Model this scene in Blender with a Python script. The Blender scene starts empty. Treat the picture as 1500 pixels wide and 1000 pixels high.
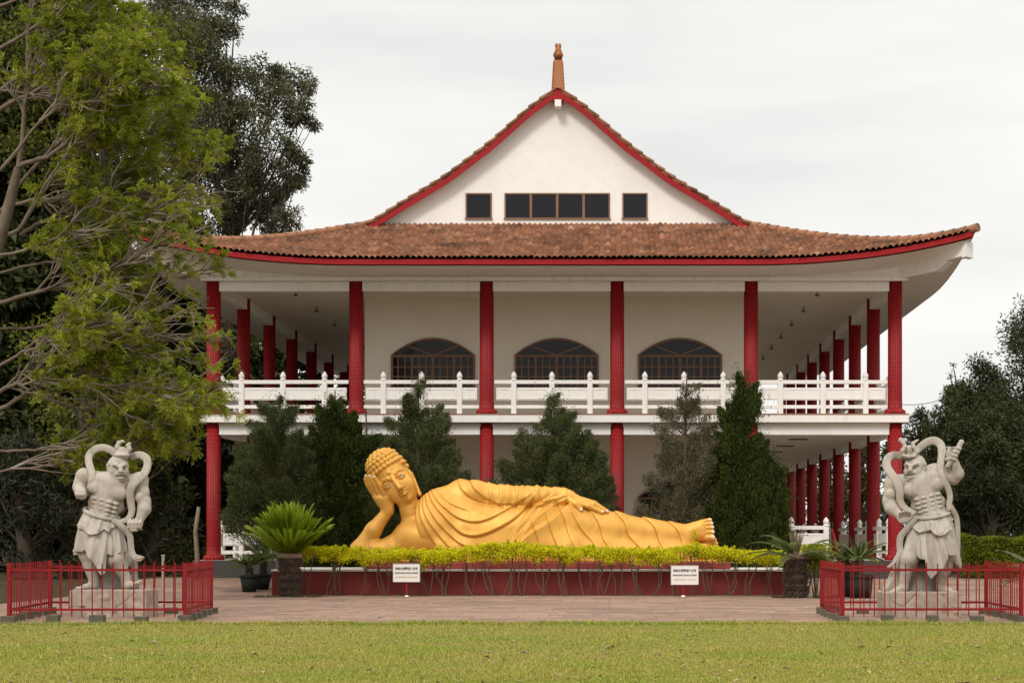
import bpy, math, random
import numpy as np
from mathutils import Vector
PI = math.pi
SC = bpy.context.scene
COL = SC.collection
EYE, FPX, VPX, VPY = 1.45, 2500.0, 893.0, 788.0

def W(px, py, d):
    """photo pixel at distance d -> world point"""
    return ((px - VPX) * d / FPX, d, EYE - (py - VPY) * d / FPX)

def gz(y):
    """height of the ground at depth y"""
    t = min(1.0, max(0.0, (y - 43.8) / 4.4))
    return 0.27 * t * t * (3 - 2 * t)

# ------------------------------------------------------------------ objects
def link(o, parent=None):
    COL.objects.link(o)
    if parent is not None:
        o.parent = parent
    return o

def tag(o, label=None, cat=None, group=None, kind=None):
    if label: o['label'] = label
    if cat: o['category'] = cat
    if group: o['group'] = group
    if kind: o['kind'] = kind
    return o

def thing(name, loc, label, cat, group=None, rz=0.0):
    o = bpy.data.objects.new(name, None)
    o.empty_display_size = 0.2
    o.location = loc
    o.rotation_euler = (0, 0, rz)
    link(o)
    return tag(o, label, cat, group)

def copy_tree(o, parent=None):
    c = o.copy()
    COL.objects.link(c)
    c.parent = parent
    for ch in list(o.children):
        copy_tree(ch, c)
    return c

def np_mesh(name, V, F, mat, parent=None, smooth=False, uv=None, loc=None):
    """V (n,3) float, F (m,k) int with one k"""
    V = np.ascontiguousarray(V, dtype=np.float32)
    F = np.ascontiguousarray(F, dtype=np.int32)
    me = bpy.data.meshes.new(name)
    n, (m, k) = len(V), F.shape
    me.vertices.add(n)
    me.vertices.foreach_set('co', V.ravel())
    me.loops.add(m * k)
    me.loops.foreach_set('vertex_index', F.ravel())
    me.polygons.add(m)
    me.polygons.foreach_set('loop_start', np.arange(0, m * k, k, dtype=np.int32))
    me.polygons.foreach_set('loop_total', np.full(m, k, dtype=np.int32))
    if smooth:
        me.polygons.foreach_set('use_smooth', np.ones(m, dtype=bool))
    if uv is not None:
        l = me.uv_layers.new(name='UVMap')
        l.data.foreach_set('uv', np.ascontiguousarray(uv, dtype=np.float32).ravel())
    me.update(calc_edges=True)
    me.validate()
    me.materials.append(mat)
    o = bpy.data.objects.new(name, me)
    if loc is not None: o.location = loc
    return link(o, parent)

class MB:
    def __init__(s):
        s.v, s.f, s.uv, s.sm = [], [], [], []
    def face(s, idx, uv=None, smooth=False):
        s.f.append(tuple(idx)); s.uv.append(uv); s.sm.append(smooth)
    def poly(s, pts, uv=None):
        b = len(s.v); s.v += [tuple(p) for p in pts]
        s.face(range(b, b + len(pts)), uv)
    def hexa(s, p):
        """8 points: bottom 0-3 ccw, top 4-7"""
        b = len(s.v); s.v += [tuple(q) for q in p]
        for q in ((3, 2, 1, 0), (4, 5, 6, 7), (0, 1, 5, 4), (1, 2, 6, 5), (2, 3, 7, 6), (3, 0, 4, 7)):
            s.face([b + i for i in q])
    def box(s, x0, x1, y0, y1, z0, z1):
        s.hexa([(x0, y0, z0), (x1, y0, z0), (x1, y1, z0), (x0, y1, z0), (x0, y0, z1), (x1, y0, z1), (x1, y1, z1), (x0, y1, z1)])
    def bar(s, a, b, w, h, up=(0, 0, 1)):
        a, b, up = Vector(a), Vector(b), Vector(up)
        t = (b - a).normalized(); r = t.cross(up).normalized(); u = r.cross(t)
        p = []
        for q in (a, b):
            p.append([q - r * w / 2 - u * h / 2, q + r * w / 2 - u * h / 2, q + r * w / 2 + u * h / 2, q - r * w / 2 + u * h / 2])
        A, B = p
        s.hexa([A[0], A[1], B[1], B[0], A[3], A[2], B[2], B[3]])
    def lathe(s, c, prof, n=16, flute=0.0, nf=16, caps=True):
        """prof list of (r, z); uv = arc length"""
        b = len(s.v)
        for r, z in prof:
            for i in range(n):
                a = 2 * PI * i / n
                rr = r * (1 - flute * (0.5 + 0.5 * math.cos(nf * a)))
                s.v.append((c[0] + rr * math.cos(a), c[1] + rr * math.sin(a), c[2] + z))
        for j in range(len(prof) - 1):
            for i in range(n):
                k = (i + 1) % n
                r0 = prof[j][0]
                u0, u1 = i / n, (i + 1) / n
                z0, z1 = prof[j][1], prof[j + 1][1]
                s.face([b + j * n + i, b + j * n + k, b + (j + 1) * n + k, b + (j + 1) * n + i],
                       [(u0, z0), (u1, z0), (u1, z1), (u0, z1)], True)
        if caps:
            s.face([b + i for i in range(n)][::-1])
            s.face([b + (len(prof) - 1) * n + i for i in range(n)])
    def tube(s, pts, rad, n=6):
        pts = [Vector(p) for p in pts]
        if not hasattr(rad, '__len__'): rad = [rad] * len(pts)
        b = len(s.v); u = None
        for i, p in enumerate(pts):
            t = (pts[min(i + 1, len(pts) - 1)] - pts[max(i - 1, 0)]).normalized()
            if u is None:
                u = t.orthogonal().normalized()
            else:
                u = (u - t * u.dot(t)).normalized()
            w = t.cross(u)
            for k in range(n):
                a = 2 * PI * k / n
                s.v.append(tuple(p + (u * math.cos(a) + w * math.sin(a)) * rad[i]))
        for i in range(len(pts) - 1):
            for k in range(n):
                l = (k + 1) % n
                s.face([b + i * n + k, b + i * n + l, b + (i + 1) * n + l, b + (i + 1) * n + k], None, True)
        s.face([b + k for k in range(n)][::-1]); s.face([b + (len(pts) - 1) * n + k for k in range(n)])
    def prism(s, poly, y0, y1):
        """polygon in (x,z) extruded along y"""
        b = len(s.v); n = len(poly)
        s.v += [(x, y0, z) for x, z in poly] + [(x, y1, z) for x, z in poly]
        s.face([b + i for i in range(n)]); s.face([b + n + i for i in range(n)][::-1])
        for i in range(n):
            k = (i + 1) % n
            s.face([b + k, b + i, b + n + i, b + n + k])
    def build(s, name, mat, parent=None, bevel=0.0, loc=None, seg=2):
        me = bpy.data.meshes.new(name)
        me.from_pydata(s.v, [], s.f)
        if any(u is not None for u in s.uv):
            l = me.uv_layers.new(name='UVMap'); k = 0
            for f, u in zip(s.f, s.uv):
                for i in range(len(f)):
                    l.data[k].uv = u[i] if u is not None else (0.5, 0.5)
                    k += 1
        me.polygons.foreach_set('use_smooth', s.sm)
        me.update()
        me.materials.append(mat)
        o = bpy.data.objects.new(name, me)
        if loc is not None: o.location = loc
        if bevel > 0:
            m = o.modifiers.new('bevel', 'BEVEL'); m.width = bevel; m.segments = seg
            m.limit_method = 'ANGLE'; m.angle_limit = math.radians(50)
        return link(o, parent)

# ------------------------------------------------------------------ materials
class NT:
    def __init__(s, name):
        s.m = bpy.data.materials.new(name); s.m.use_nodes = True
        s.t = s.m.node_tree; s.n = s.t.nodes; s.l = s.t.links
        s.b = s.n['Principled BSDF']
    def new(s, typ, **kw):
        n = s.n.new(typ)
        for k, v in kw.items():
            if k.startswith('i_'):
                n.inputs[k[2:].replace('_', ' ')].default_value = v
            else:
                setattr(n, k, v)
        return n
    def ln(s, a, b):
        s.l.new(a, b)
    def coord(s, out='Object', scale=(1, 1, 1)):
        c = s.new('ShaderNodeTexCoord')
        mp = s.new('ShaderNodeMapping'); mp.inputs['Scale'].default_value = scale
        s.ln(c.outputs[out], mp.inputs['Vector'])
        return mp.outputs['Vector']
    def noise(s, vec, scale=5, detail=4, rough=0.55):
        n = s.new('ShaderNodeTexNoise'); n.inputs['Scale'].default_value = scale
        n.inputs['Detail'].default_value = detail; n.inputs['Roughness'].default_value = rough
        if vec is not None: s.ln(vec, n.inputs['Vector'])
        return n.outputs['Fac']
    def ramp(s, fac, stops):
        r = s.new('ShaderNodeValToRGB'); e = r.color_ramp.elements
        while len(e) < len(stops): e.new(0.5)
        for i, (p, c) in enumerate(stops):
            e[i].position = p; e[i].color = (c[0], c[1], c[2], 1) if hasattr(c, '__len__') else (c, c, c, 1)
        s.ln(fac, r.inputs['Fac'])
        return r.outputs['Color']
    def mix(s, fac, a, b, blend='MIX'):
        m = s.new('ShaderNodeMix'); m.data_type = 'RGBA'; m.blend_type = blend
        for v, i in ((fac, 0), (a, 6), (b, 7)):
            if hasattr(v, 'is_linked') or isinstance(v, bpy.types.NodeSocket): s.ln(v, m.inputs[i])
            elif i == 0: m.inputs[0].default_value = v
            else: m.inputs[i].default_value = (v[0], v[1], v[2], 1)
        return m.outputs[2]
    def bump(s, h, strength=0.3, dist=0.02):
        b = s.new('ShaderNodeBump'); b.inputs['Strength'].default_value = strength; b.inputs['Distance'].default_value = dist
        s.ln(h, b.inputs['Height']); s.ln(b.outputs['Normal'], s.b.inputs['Normal'])
    def set(s, rough=0.6, metal=0.0, spec=0.5, color=None):
        s.b.inputs['Roughness'].default_value = rough; s.b.inputs['Metallic'].default_value = metal
        s.b.inputs['Specular IOR Level'].default_value = spec
        if color is not None:
            if isinstance(color, bpy.types.NodeSocket): s.ln(color, s.b.inputs['Base Color'])
            else: s.b.inputs['Base Color'].default_value = (*color, 1)
        return s.m

def sc3(c, k): return tuple(min(1, x * k) for x in c)

def pm(name, col, rough=0.6, var=0.12, scale=2.0, bump=0.15, bscale=40, metal=0.0, spec=0.4, dirt=None, streak=False):
    t = NT(name); v = t.coord('Object')
    n = t.noise(v, scale, 6, 0.6)
    c = t.ramp(n, [(0.3, sc3(col, 1 - var)), (0.7, sc3(col, 1 + var * 0.6))])
    if dirt:
        v2 = t.coord('Object', (1.6, 1.6, 0.18) if streak else (1, 1, 1))
        n2 = t.noise(v2, 3.0, 8, 0.65)
        f = t.ramp(n2, [(0.5, 0.0), (0.72, 0.55)])
        c = t.mix(f, c, dirt)
    if bump: t.bump(t.noise(v, bscale, 4, 0.6), bump, 0.01)
    return t.set(rough, metal, spec, c)

def leaf_mat(name, dark, light, trans=0.25, rough=0.5, nscale=0.8, tip=None):
    """leaf colour varies per leaf and per clump"""
    t = NT(name)
    g = t.new('ShaderNodeNewGeometry')
    v = t.coord('Object'); n = t.noise(v, nscale, 3, 0.6)
    c1 = t.ramp(g.outputs['Random Per Island'], [(0.0, sc3(dark, 0.75)), (0.55, tuple((a + b) / 2 for a, b in zip(dark, light))), (1.0, light)])
    c2 = t.ramp(n, [(0.35, dark), (0.68, light)])
    c = t.mix(0.5, c1, c2)
    if tip is not None:
        n3 = t.noise(v, nscale * 3, 2, 0.5)
        c = t.mix(t.ramp(n3, [(0.52, 0.0), (0.62, 0.8)]), c, tip)
    t.set(rough, 0, 0.16, c)
    tr = t.new('ShaderNodeBsdfTranslucent'); t.ln(c, tr.inputs['Color'])
    mx = t.new('ShaderNodeMixShader'); mx.inputs['Fac'].default_value = trans
    out = t.n['Material Output']
    t.ln(t.b.outputs['BSDF'], mx.inputs[1]); t.ln(tr.outputs['BSDF'], mx.inputs[2]); t.ln(mx.outputs['Shader'], out.inputs['Surface'])
    return t.m

M = {}
M['wall'] = pm('cream_plaster', (0.80, 0.735, 0.645), 0.85, 0.05, 0.6, 0.12, 60, dirt=(0.74, 0.66, 0.565))
M['white'] = pm('white_paint', (0.81, 0.79, 0.765), 0.7, 0.05, 1.2, 0.1, 50, dirt=(0.66, 0.62, 0.56), streak=True)
M['gable'] = pm('gable_plaster', (0.82, 0.80, 0.775), 0.85, 0.05, 0.5, 0.1, 60, dirt=(0.74, 0.69, 0.63))
M['ceil'] = pm('ceiling_plaster', (0.75, 0.69, 0.60), 0.6, 0.07, 0.4, 0.1, 40)
M['redp'] = pm('red_paint', (0.31, 0.010, 0.014), 0.55, 0.12, 1.5, 0.1, 40, spec=0.2, dirt=(0.24, 0.008, 0.010))
M['redwall'] = pm('dark_red_plaster', (0.17, 0.020, 0.016), 0.8, 0.18, 1.0, 0.25, 30, dirt=(0.10, 0.022, 0.018), streak=True)
M['redlip'] = pm('red_ledge_paint', (0.26, 0.035, 0.03), 0.6, 0.15, 1.2, 0.15, 30, dirt=(0.17, 0.04, 0.03))
M['brown'] = pm('brown_wood', (0.20, 0.105, 0.060), 0.55, 0.2, 3, 0.2, 50)
M['plinth'] = pm('dark_plinth', (0.06, 0.055, 0.05), 0.8, 0.2, 1, 0.3, 30)
M['greyp'] = pm('grey_lamp_metal', (0.16, 0.15, 0.14), 0.5, 0.1, 3, 0)
M['ledge'] = pm('weathered_ledge', (0.62, 0.585, 0.54), 0.8, 0.12, 2, 0.2, 40, dirt=(0.40, 0.36, 0.31))
M['floor'] = pm('pale_floor_tiles', (0.56, 0.50, 0.43), 0.6, 0.1, 1.5, 0.1, 30)
M['black'] = pm('black_metal', (0.03, 0.03, 0.03), 0.5, 0.1, 3, 0)

def glass_mat():
    t = NT('dark_window_glass'); v = t.coord('Object')
    t.bump(t.noise(v, 1.2, 2, 0.5), 0.04, 0.05)
    return t.set(0.04, 0, 0.22, (0.013, 0.013, 0.017))
M['glass'] = glass_mat()

def column_mat():
    t = NT('red_mosaic_column'); u = t.coord('UV'); sx = t.new('ShaderNodeSeparateXYZ'); cb = t.new('ShaderNodeCombineXYZ')
    t.ln(u, sx.inputs[0])
    for a_, b_, k_ in (('Y', 'X', 4.2), ('X', 'Y', 20.0)):
        mm = t.new('ShaderNodeMath'); mm.operation = 'MULTIPLY'; mm.inputs[1].default_value = k_
        t.ln(sx.outputs[a_], mm.inputs[0]); t.ln(mm.outputs[0], cb.inputs[b_])
    c = cb.outputs[0]
    br = t.new('ShaderNodeTexBrick'); br.offset = 0.5
    br.inputs['Scale'].default_value = 1.0; br.inputs['Brick Width'].default_value = 1.0; br.inputs['Row Height'].default_value = 1.0
    br.inputs['Mortar Size'].default_value = 0.035; br.inputs['Mortar Smooth'].default_value = 0.3
    br.inputs['Color1'].default_value = (0.285, 0.007, 0.011, 1); br.inputs['Color2'].default_value = (0.215, 0.005, 0.008, 1)
    br.inputs['Mortar'].default_value = (0.36, 0.055, 0.05, 1)
    t.ln(c, br.inputs['Vector'])
    n = t.noise(t.coord('Object', (2, 2, 0.5)), 2.5, 5, 0.6)
    col = t.mix(t.ramp(n, [(0.45, 0.0), (0.75, 0.5)]), br.outputs['Color'], (0.19, 0.008, 0.010))
    t.bump(br.outputs['Fac'], 0.25, 0.01)
    return t.set(0.45, 0, 0.22, col)
M['column'] = column_mat()

def tile_mat():
    t = NT('clay_roof_tiles'); c = t.coord('UV')
    wn = t.new('ShaderNodeTexWhiteNoise'); wn.noise_dimensions = '2D'; t.ln(c, wn.inputs['Vector'])
    col = t.ramp(wn.outputs['Value'], [(0.0, (0.17, 0.074, 0.044)), (0.2, (0.25, 0.105, 0.057)), (0.75, (0.315, 0.138, 0.075)), (0.95, (0.37, 0.18, 0.10)), (1.0, (0.45, 0.28, 0.16))])
    o = t.coord('Object')
    n = t.noise(o, 0.9, 7, 0.7)
    col = t.mix(t.ramp(n, [(0.50, 0.0), (0.66, 0.8)]), col, (0.070, 0.045, 0.030))
    n2 = t.noise(o, 14, 4, 0.7)
    col = t.mix(t.ramp(n2, [(0.35, 0.3), (0.6, 0.0)]), col, (0.12, 0.068, 0.042))
    t.bump(n2, 0.3, 0.01)
    return t.set(0.85, 0, 0.25, col)
M['tile'] = tile_mat()
M['terra'] = pm('terracotta', (0.42, 0.17, 0.08), 0.8, 0.2, 3, 0.3, 20, dirt=(0.22, 0.10, 0.06))
M['glaze'] = pm('brown_glaze', (0.34, 0.125, 0.035), 0.45, 0.3, 6, 0.2, 25)
SKY_LO, SKY_HI, SUN_E = 10.9, 22.0, 1.8
# ------------------------------------------------------------------ temple
XC, AX, RY0, BAY = -1.62, 11.9, 47.9, 4.1
NB = 8                                              # bays along the side
CY0 = 50.0; CY1 = CY0 + NB * BAY
RY1 = CY1 + 2.1
COLX = [-11.6, -7.42, -3.6, 0.22, 4.14, 8.36]
F0, F1, ZB, ZT = 0.81, 5.07, 8.66, 9.02             # ground floor, upper floor, beam underside, beam top
WY = 54.0; WX0, WX1 = -7.75, 4.50                   # inner block
temple = thing('temple', (XC, CY0, 0), 'two storey white temple with red columns and a sweeping clay tiled hip and gable roof', 'temple')
TL = Vector((XC, CY0, 0))
def tb(mb, name, mat, parent=None, bevel=0.0):
    """build in world coordinates below the temple empty"""
    off = TL
    o = mb.build(name, mat, temple if parent is None else parent, bevel)
    if parent is None: o.location = -off
    return o
def tpart(mb, name, mat, bevel=0.0): return tb(mb, name, mat, None, bevel)

FS = np.array([-0.3, 0, 1.5, 3, 4.3, 5.3, 6.1, 6.92, 8.39, 9.78, 10.96, 11.95, 12.3])
FZ = np.array([9.19, 9.27, 9.68, 10.18, 10.65, 11.03, 11.34, 11.86, 12.75, 13.80, 14.85, 15.58, 15.8])
def Fp(s): return np.interp(s, FS, FZ)
def lift(u, v):
    q = np.maximum(u, v); p = np.minimum(u, v)
    return 0.80 * np.clip(1 - q / 6.5, 0, 1) ** 2.2 * np.clip(1 - np.clip(p, 0, 9) / 6.1, 0, 1)
def soff(u, v): return 9.06 + lift(u, v)

def tile_sheet(name, length, rows, place, lo, hi, seed, smp=6, pitch=0.175):
    """tiles in (a along the eave, s up the slope); place(a, s, h) -> xyz; lo/hi clamp a for each s"""
    rng = np.random.RandomState(seed)
    nc = int(round(length / pitch)); p = length / nc
    A = (np.arange(nc * smp + 1) / smp)
    frac = A - np.floor(A); prof = 0.058 * np.abs(np.cos(PI * (frac - 0.5))) ** 0.8
    ci = np.minimum(A.astype(int), nc - 1)
    ss = []; hh = []; rr = []
    for i, (s0, s1) in enumerate(rows):
        ss += [s0 - 0.03, s1]; hh += [0.055, 0.004]; rr += [i, i]
    ss = np.array(ss); hh = np.array(hh); rr = np.array(rr)
    jit = rng.normal(0, 0.007, (len(rows), nc)); jitl = rng.normal(0, 0.014, (len(rows), nc))
    a = np.broadcast_to(A[None, :] * p, (len(ss), len(A)))
    S = np.broadcast_to(ss[:, None], a.shape).copy()
    H = hh[:, None] + prof[None, :] + jit[rr][:, ci]
    S[::2] += jitl[rr[::2]][:, ci]
    L = np.array([lo(x) for x in ss])[:, None]; Hh = np.array([hi(x) for x in ss])[:, None]
    a = np.clip(a, L, Hh)
    V = place(a, S, H)
    n = len(A); idx = np.arange(len(ss) * n).reshape(len(ss), n)
    q = np.stack([idx[:-1, :-1], idx[:-1, 1:], idx[1:, 1:], idx[1:, :-1]], -1)
    keep = (np.abs(a[:-1, 1:] - a[:-1, :-1]) + np.abs(a[1:, 1:] - a[1:, :-1])) > 1e-5
    uvc = np.broadcast_to(ci[:-1][None, :] + 0.5, q.shape[:2]); uvr = np.broadcast_to(rr[:-1][:, None] + 0.5 + 50 * seed, q.shape[:2])
    uv = np.repeat(np.stack([uvc, uvr], -1)[keep], 4, axis=0)
    F = q[keep]
    o = np_mesh(name, V.reshape(-1, 3) - np.array(TL), F, M['tile'], temple, False, uv)
    return o
def rows_between(s0, s1, n):
    e = np.linspace(s0, s1, n + 1); return list(zip(e[:-1], e[1:]))
def pl_front(a, s, h):
    x = XC - AX + a; u = AX - np.abs(x - XC)
    return np.stack([x, RY0 + s, Fp(s) + lift(u, s) + h], -1)
def pl_side(sg):
    def f(a, s, h):
        y = RY0 + a; u = np.minimum(a, (RY1 - RY0) - a)
        return np.stack([XC + sg * (AX - s), y + 0 * s, Fp(s) + lift(np.maximum(u, 0), s) + h], -1)
    return f
LEN = RY1 - RY0
tile_sheet('roof', 2 * AX, rows_between(0, 6.16, 17), pl_front, lambda s: s - 0.02, lambda s: 2 * AX - s + 0.02, 1, pitch=0.165)
RK = 5.7                                            # rake edge of the upper roof
for sg, sd in ((-1, 2), (1, 3)):
    tile_sheet('roof', LEN, rows_between(0, AX, 31), pl_side(sg), lambda s: min(s, RK) - 0.02, lambda s: LEN - min(s, RK) + 0.02, sd, smp=4, pitch=0.2)
def pl_back(a, s, h):
    x = XC + AX - a; u = AX - np.abs(x - XC)
    return np.stack([x, RY1 - s, Fp(s) + lift(u, s) + h], -1)
tile_sheet('roof', 2 * AX, rows_between(0, 6.16, 16), pl_back, lambda s: s - 0.02, lambda s: 2 * AX - s + 0.02, 4, smp=4, pitch=0.25)

# hip ridges: row of cap tiles from the gable foot to the corner
for sx in (-1, 1):
    for sy in (0, 1):
        m = MB(); k = 22
        for i in range(k):
            s0, s1 = 5.9 * i / k - 0.05, 5.9 * (i + 1) / k + 0.05
            P = []
            for s, e in ((s0, 0.085), (s1, 0.06)):
                y = RY0 + s if sy == 0 else RY1 - s
                z = float(Fp(max(s, 0)) + lift(max(s, 0), max(s, 0))) + e
                if s < 0: z += 0.01
                P.append((XC + sx * (AX - s), y, z))
            m.tube(P, [0.13, 0.105], 8)
        tpart(m, 'hip_ridge', M['tile'])
# red fascia under the tiles and white soffit, all round
def eave_pts(side, n=60):
    L = 2 * AX if side in (0, 2) else LEN
    for i in range(n + 1):
        a = L * i / n; u = min(a, L - a)
        yield a, u
for side in range(4):
    fm, sm_ = MB(), MB()
    rowsF = []; grid = []
    for a, u in eave_pts(side):
        zt = 9.27 + float(lift(u, 0.0)) + 0.015; zb = zt - 0.15
        def pt(off, z):
            o = min(off, u) if u < 3 else off
            if side == 0: return (min(max(XC - AX + a, XC - AX + off), XC + AX - off), RY0 + off, z)
            if side == 2: return (min(max(XC + AX - a, XC - AX + off), XC + AX - off), RY1 - off, z)
            if side == 1: return (XC + AX - off, min(max(RY0 + a, RY0 + off), RY1 - off), z)
            return (XC - AX + off, min(max(RY1 - a, RY0 + off), RY1 - off), z)
        rowsF.append([pt(0.05, zb), pt(0.05, zt), pt(0.12, zt - 0.01), pt(0.12, zb)])
        g = []
        for v in (0.09, 0.5, 1.0, 1.5, 2.0, 2.3):
            uu = max(u, v)
            z = 9.085 + float(lift(uu, v)) + (0.02 if v < 0.3 else 0)
            g.append(pt(v, z))
        grid.append(g)
    for (mb, R, closed) in ((fm, rowsF, True), (sm_, grid, False)):
        b = len(mb.v); w = len(R[0])
        for r in R: mb.v += r
        for i in range(len(R) - 1):
            for k in range(w if closed else w - 1):
                l = (k + 1) % w
                mb.face([b + i * w + k, b + (i + 1) * w + k, b + (i + 1) * w + l, b + i * w + l])
    tpart(fm, 'fascia', M['redp'])
    tpart(sm_, 'soffit', M['white'])
# frieze wall above the beam ring, closing up to the lifted soffit
for side in range(4):
    m = MB(); n = 40
    x0, x1, y0, y1 = COLX[0] - 0.27, COLX[-1] + 0.27, CY0 - 0.27, CY1 + 0.27
    P = {0: ((x0, y0), (x1, y0)), 1: ((x1, y0), (x1, y1)), 2: ((x1, y1), (x0, y1)), 3: ((x0, y1), (x0, y0))}[side]
    for i in range(n):
        q = []
        for t in (i / n, (i + 1) / n):
            x = P[0][0] + (P[1][0] - P[0][0]) * t; y = P[0][1] + (P[1][1] - P[0][1]) * t
            u = AX - abs(x - XC); v = min(y - RY0, RY1 - y)
            q.append((x, y, float(soff(u, v)) + 0.06))
        a, b = q
        m.poly([(a[0], a[1], 8.985), (b[0], b[1], 8.985), b, a])
    tpart(m, 'frieze', M['white'])
m = MB()
m.box(COLX[0] - 0.32, COLX[-1] + 0.32, CY0 - 0.33, CY0 - 0.18, 8.94, 9.06)
m.box(COLX[-1] + 0.18, COLX[-1] + 0.33, CY0 - 0.178, CY1 + 0.3, 8.94, 9.06)
m.box(COLX[0] - 0.33, COLX[0] - 0.18, CY0 - 0.178, CY1 + 0.3, 8.94, 9.06)
tpart(m, 'cornice', M['white'], 0.012)
# corner hip brackets
for sx in (-1, 1):
    for (cy, sy) in ((CY0, -1), (CY1, 1)):
        m = MB(); cx = COLX[-1] if sx > 0 else COLX[0]
        d = Vector((sx * 0.707, sy * 0.707, 0)); r = Vector((0.707 * sy, -0.707 * sx, 0)) * 0.17
        o = Vector((cx, cy, 0)) + d * 0.25
        def slab(L0, L1, zb0, zt0, zb1, zt1, w=1.0):
            A, B = o + d * L0, o + d * L1; rr = r * w
            m.hexa([A - rr + Vector((0, 0, zb0)), B - rr + Vector((0, 0, zb1)), B + rr + Vector((0, 0, zb1)), A + rr + Vector((0, 0, zb0)),
                    A - rr + Vector((0, 0, zt0)), B - rr + Vector((0, 0, zt1)), B + rr + Vector((0, 0, zt1)), A + rr + Vector((0, 0, zt0))])
        slab(0, 2.16, 9.15, 9.50, 9.40, 9.76)
        slab(0, 1.3, 9.0, 9.16, 9.08, 9.34, 0.94)
        slab(1.302, 1.62, 9.08, 9.34, 9.30, 9.39, 0.94)
        slab(2.162, 2.30, 9.35, 9.79, 9.37, 9.81, 1.1)
        tpart(m, 'hip_bracket', M['white'], 0.01)

# gable end walls, bargeboards, purlin end, gable windows
for (gy, sy) in ((WY, -1), (RY1 - (WY - RY0), 1)):
    m = MB()
    us = [5.75, 6.1, 6.92, 7.6, 8.39, 9.1, 9.78, 10.4, 10.96, 11.5, 11.93]
    top = [(XC - (AX - u), float(Fp(u)) - 0.06) for u in us] + [(XC, 15.5)] + [(XC + (AX - u), float(Fp(u)) - 0.06) for u in us[::-1]]
    m.prism([(XC + AX - 5.75, 10.9)] [:0] + [(XC - (AX - 5.75), 10.9)] + top + [(XC + AX - 5.75, 10.9)], gy, gy - sy * 0.25)
    tpart(m, 'gable_wall', M['gable'])
    for sx in (-1, 1):
        m = MB(); fy = gy + sy * 0.38
        uu = np.linspace(5.55, 12.0, 24)
        for a, b in zip(uu[:-1], uu[1:]):
            q = []
            for u in (a, b):
                x = XC + sx * (AX - u); z = float(Fp(u)) + 0.0
                sl = (float(Fp(u + 0.1)) - float(Fp(u - 0.1))) / 0.2
                w = 0.155 * math.sqrt(1 + sl * sl)
                q.append((x, z, w))
            (xa, za, wa), (xb, zb, wb) = q
            y0_, y1_ = (fy, fy + 0.06) if sy < 0 else (fy - 0.06, fy)
            m.hexa([(xa, y0_, za - wa), (xb, y0_, zb - wb), (xb, y1_, zb - wb), (xa, y1_, za - wa), (xa, y0_, za), (xb, y0_, zb), (xb, y1_, zb), (xa, y1_, za)])
        tpart(m, 'bargeboard', M['redp'])
        # underside of the overhang
        m = MB()
        for a, b in zip(uu[:-1], uu[1:]):
            P = []
            for u in (a, b):
                P.append((XC + sx * (AX - u), float(Fp(u)) - 0.03))
            m.poly([(P[0][0], fy - sy * 0.06, P[0][1]), (P[1][0], fy - sy * 0.06, P[1][1]), (P[1][0], gy - sy * 0.02, P[1][1]), (P[0][0], gy - sy * 0.02, P[0][1])])
        tpart(m, 'rake_soffit', M['white'])
        # rake edge tiles: a row of stepped caps
        m = MB(); k = 17
        e = np.linspace(5.85, 11.72, k + 1)
        for i in range(k):
            P = [(XC + sx * (AX - s), fy - sy * 0.06, float(Fp(s)) + h) for s, h in ((e[i] - 0.04, 0.10), (e[i + 1] + 0.02, 0.055))]
            m.tube(P, [0.085, 0.07], 8)
        tpart(m, 'rake_tiles', M['tile'])
    m = MB(); yy = gy + sy * 0.385; m.hexa([(XC - .16, yy, 15.18), (XC + .16, yy, 15.18), (XC + .16, yy - sy * .3, 15.18), (XC - .16, yy - sy * .3, 15.18), (XC - .10, yy, 15.50), (XC + .10, yy, 15.50), (XC + .10, yy - sy * .3, 15.50), (XC - .10, yy - sy * .3, 15.50)])
    tpart(m, 'bargeboard_apex', M['redp'])
    m = MB(); m.box(XC - 0.10, XC + 0.10, min(gy, gy + sy * 0.5), max(gy, gy + sy * 0.5), 14.98, 15.19)
    tpart(m, 'purlin_end', M['white'])

def gable_window(px0, px1, n):
    k = WY / FPX
    x0, x1 = (px0 - VPX) * k, (px1 - VPX) * k
    z1, z0 = EYE + (788 - 283) * k, EYE + (788 - 321.5) * k
    m = MB(); f = 0.045; y0, y1 = WY - 0.035, WY + 0.05
    m.box(x0, x1, y0, y1, z1 - f, z1); m.box(x0 - 0.02, x1 + 0.02, y0 - 0.03, y1, z0, z0 + f)
    m.box(x0, x0 + f, y0, y1, z0 + f, z1 - f); m.box(x1 - f, x1, y0, y1, z0 + f, z1 - f)
    for i in range(1, n):
        xm = x0 + (x1 - x0) * i / n
        m.box(xm - 0.04, xm + 0.04, y0, y1, z0 + f, z1 - f)
    w = tpart(m, 'window', M['brown'])
    for i in range(n):
        g = MB(); a, b = x0 + (x1 - x0) * i / n, x0 + (x1 - x0) * (i + 1) / n
        g.box(a + 0.03, b - 0.03, WY - 0.012, WY + 0.03, z0 + 0.02, z1 - 0.02)
        g.build('pane', M['glass'], w)
gable_window(682, 720.5, 1); gable_window(739, 893.5, 4); gable_window(911.5, 948.5, 1)

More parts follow.
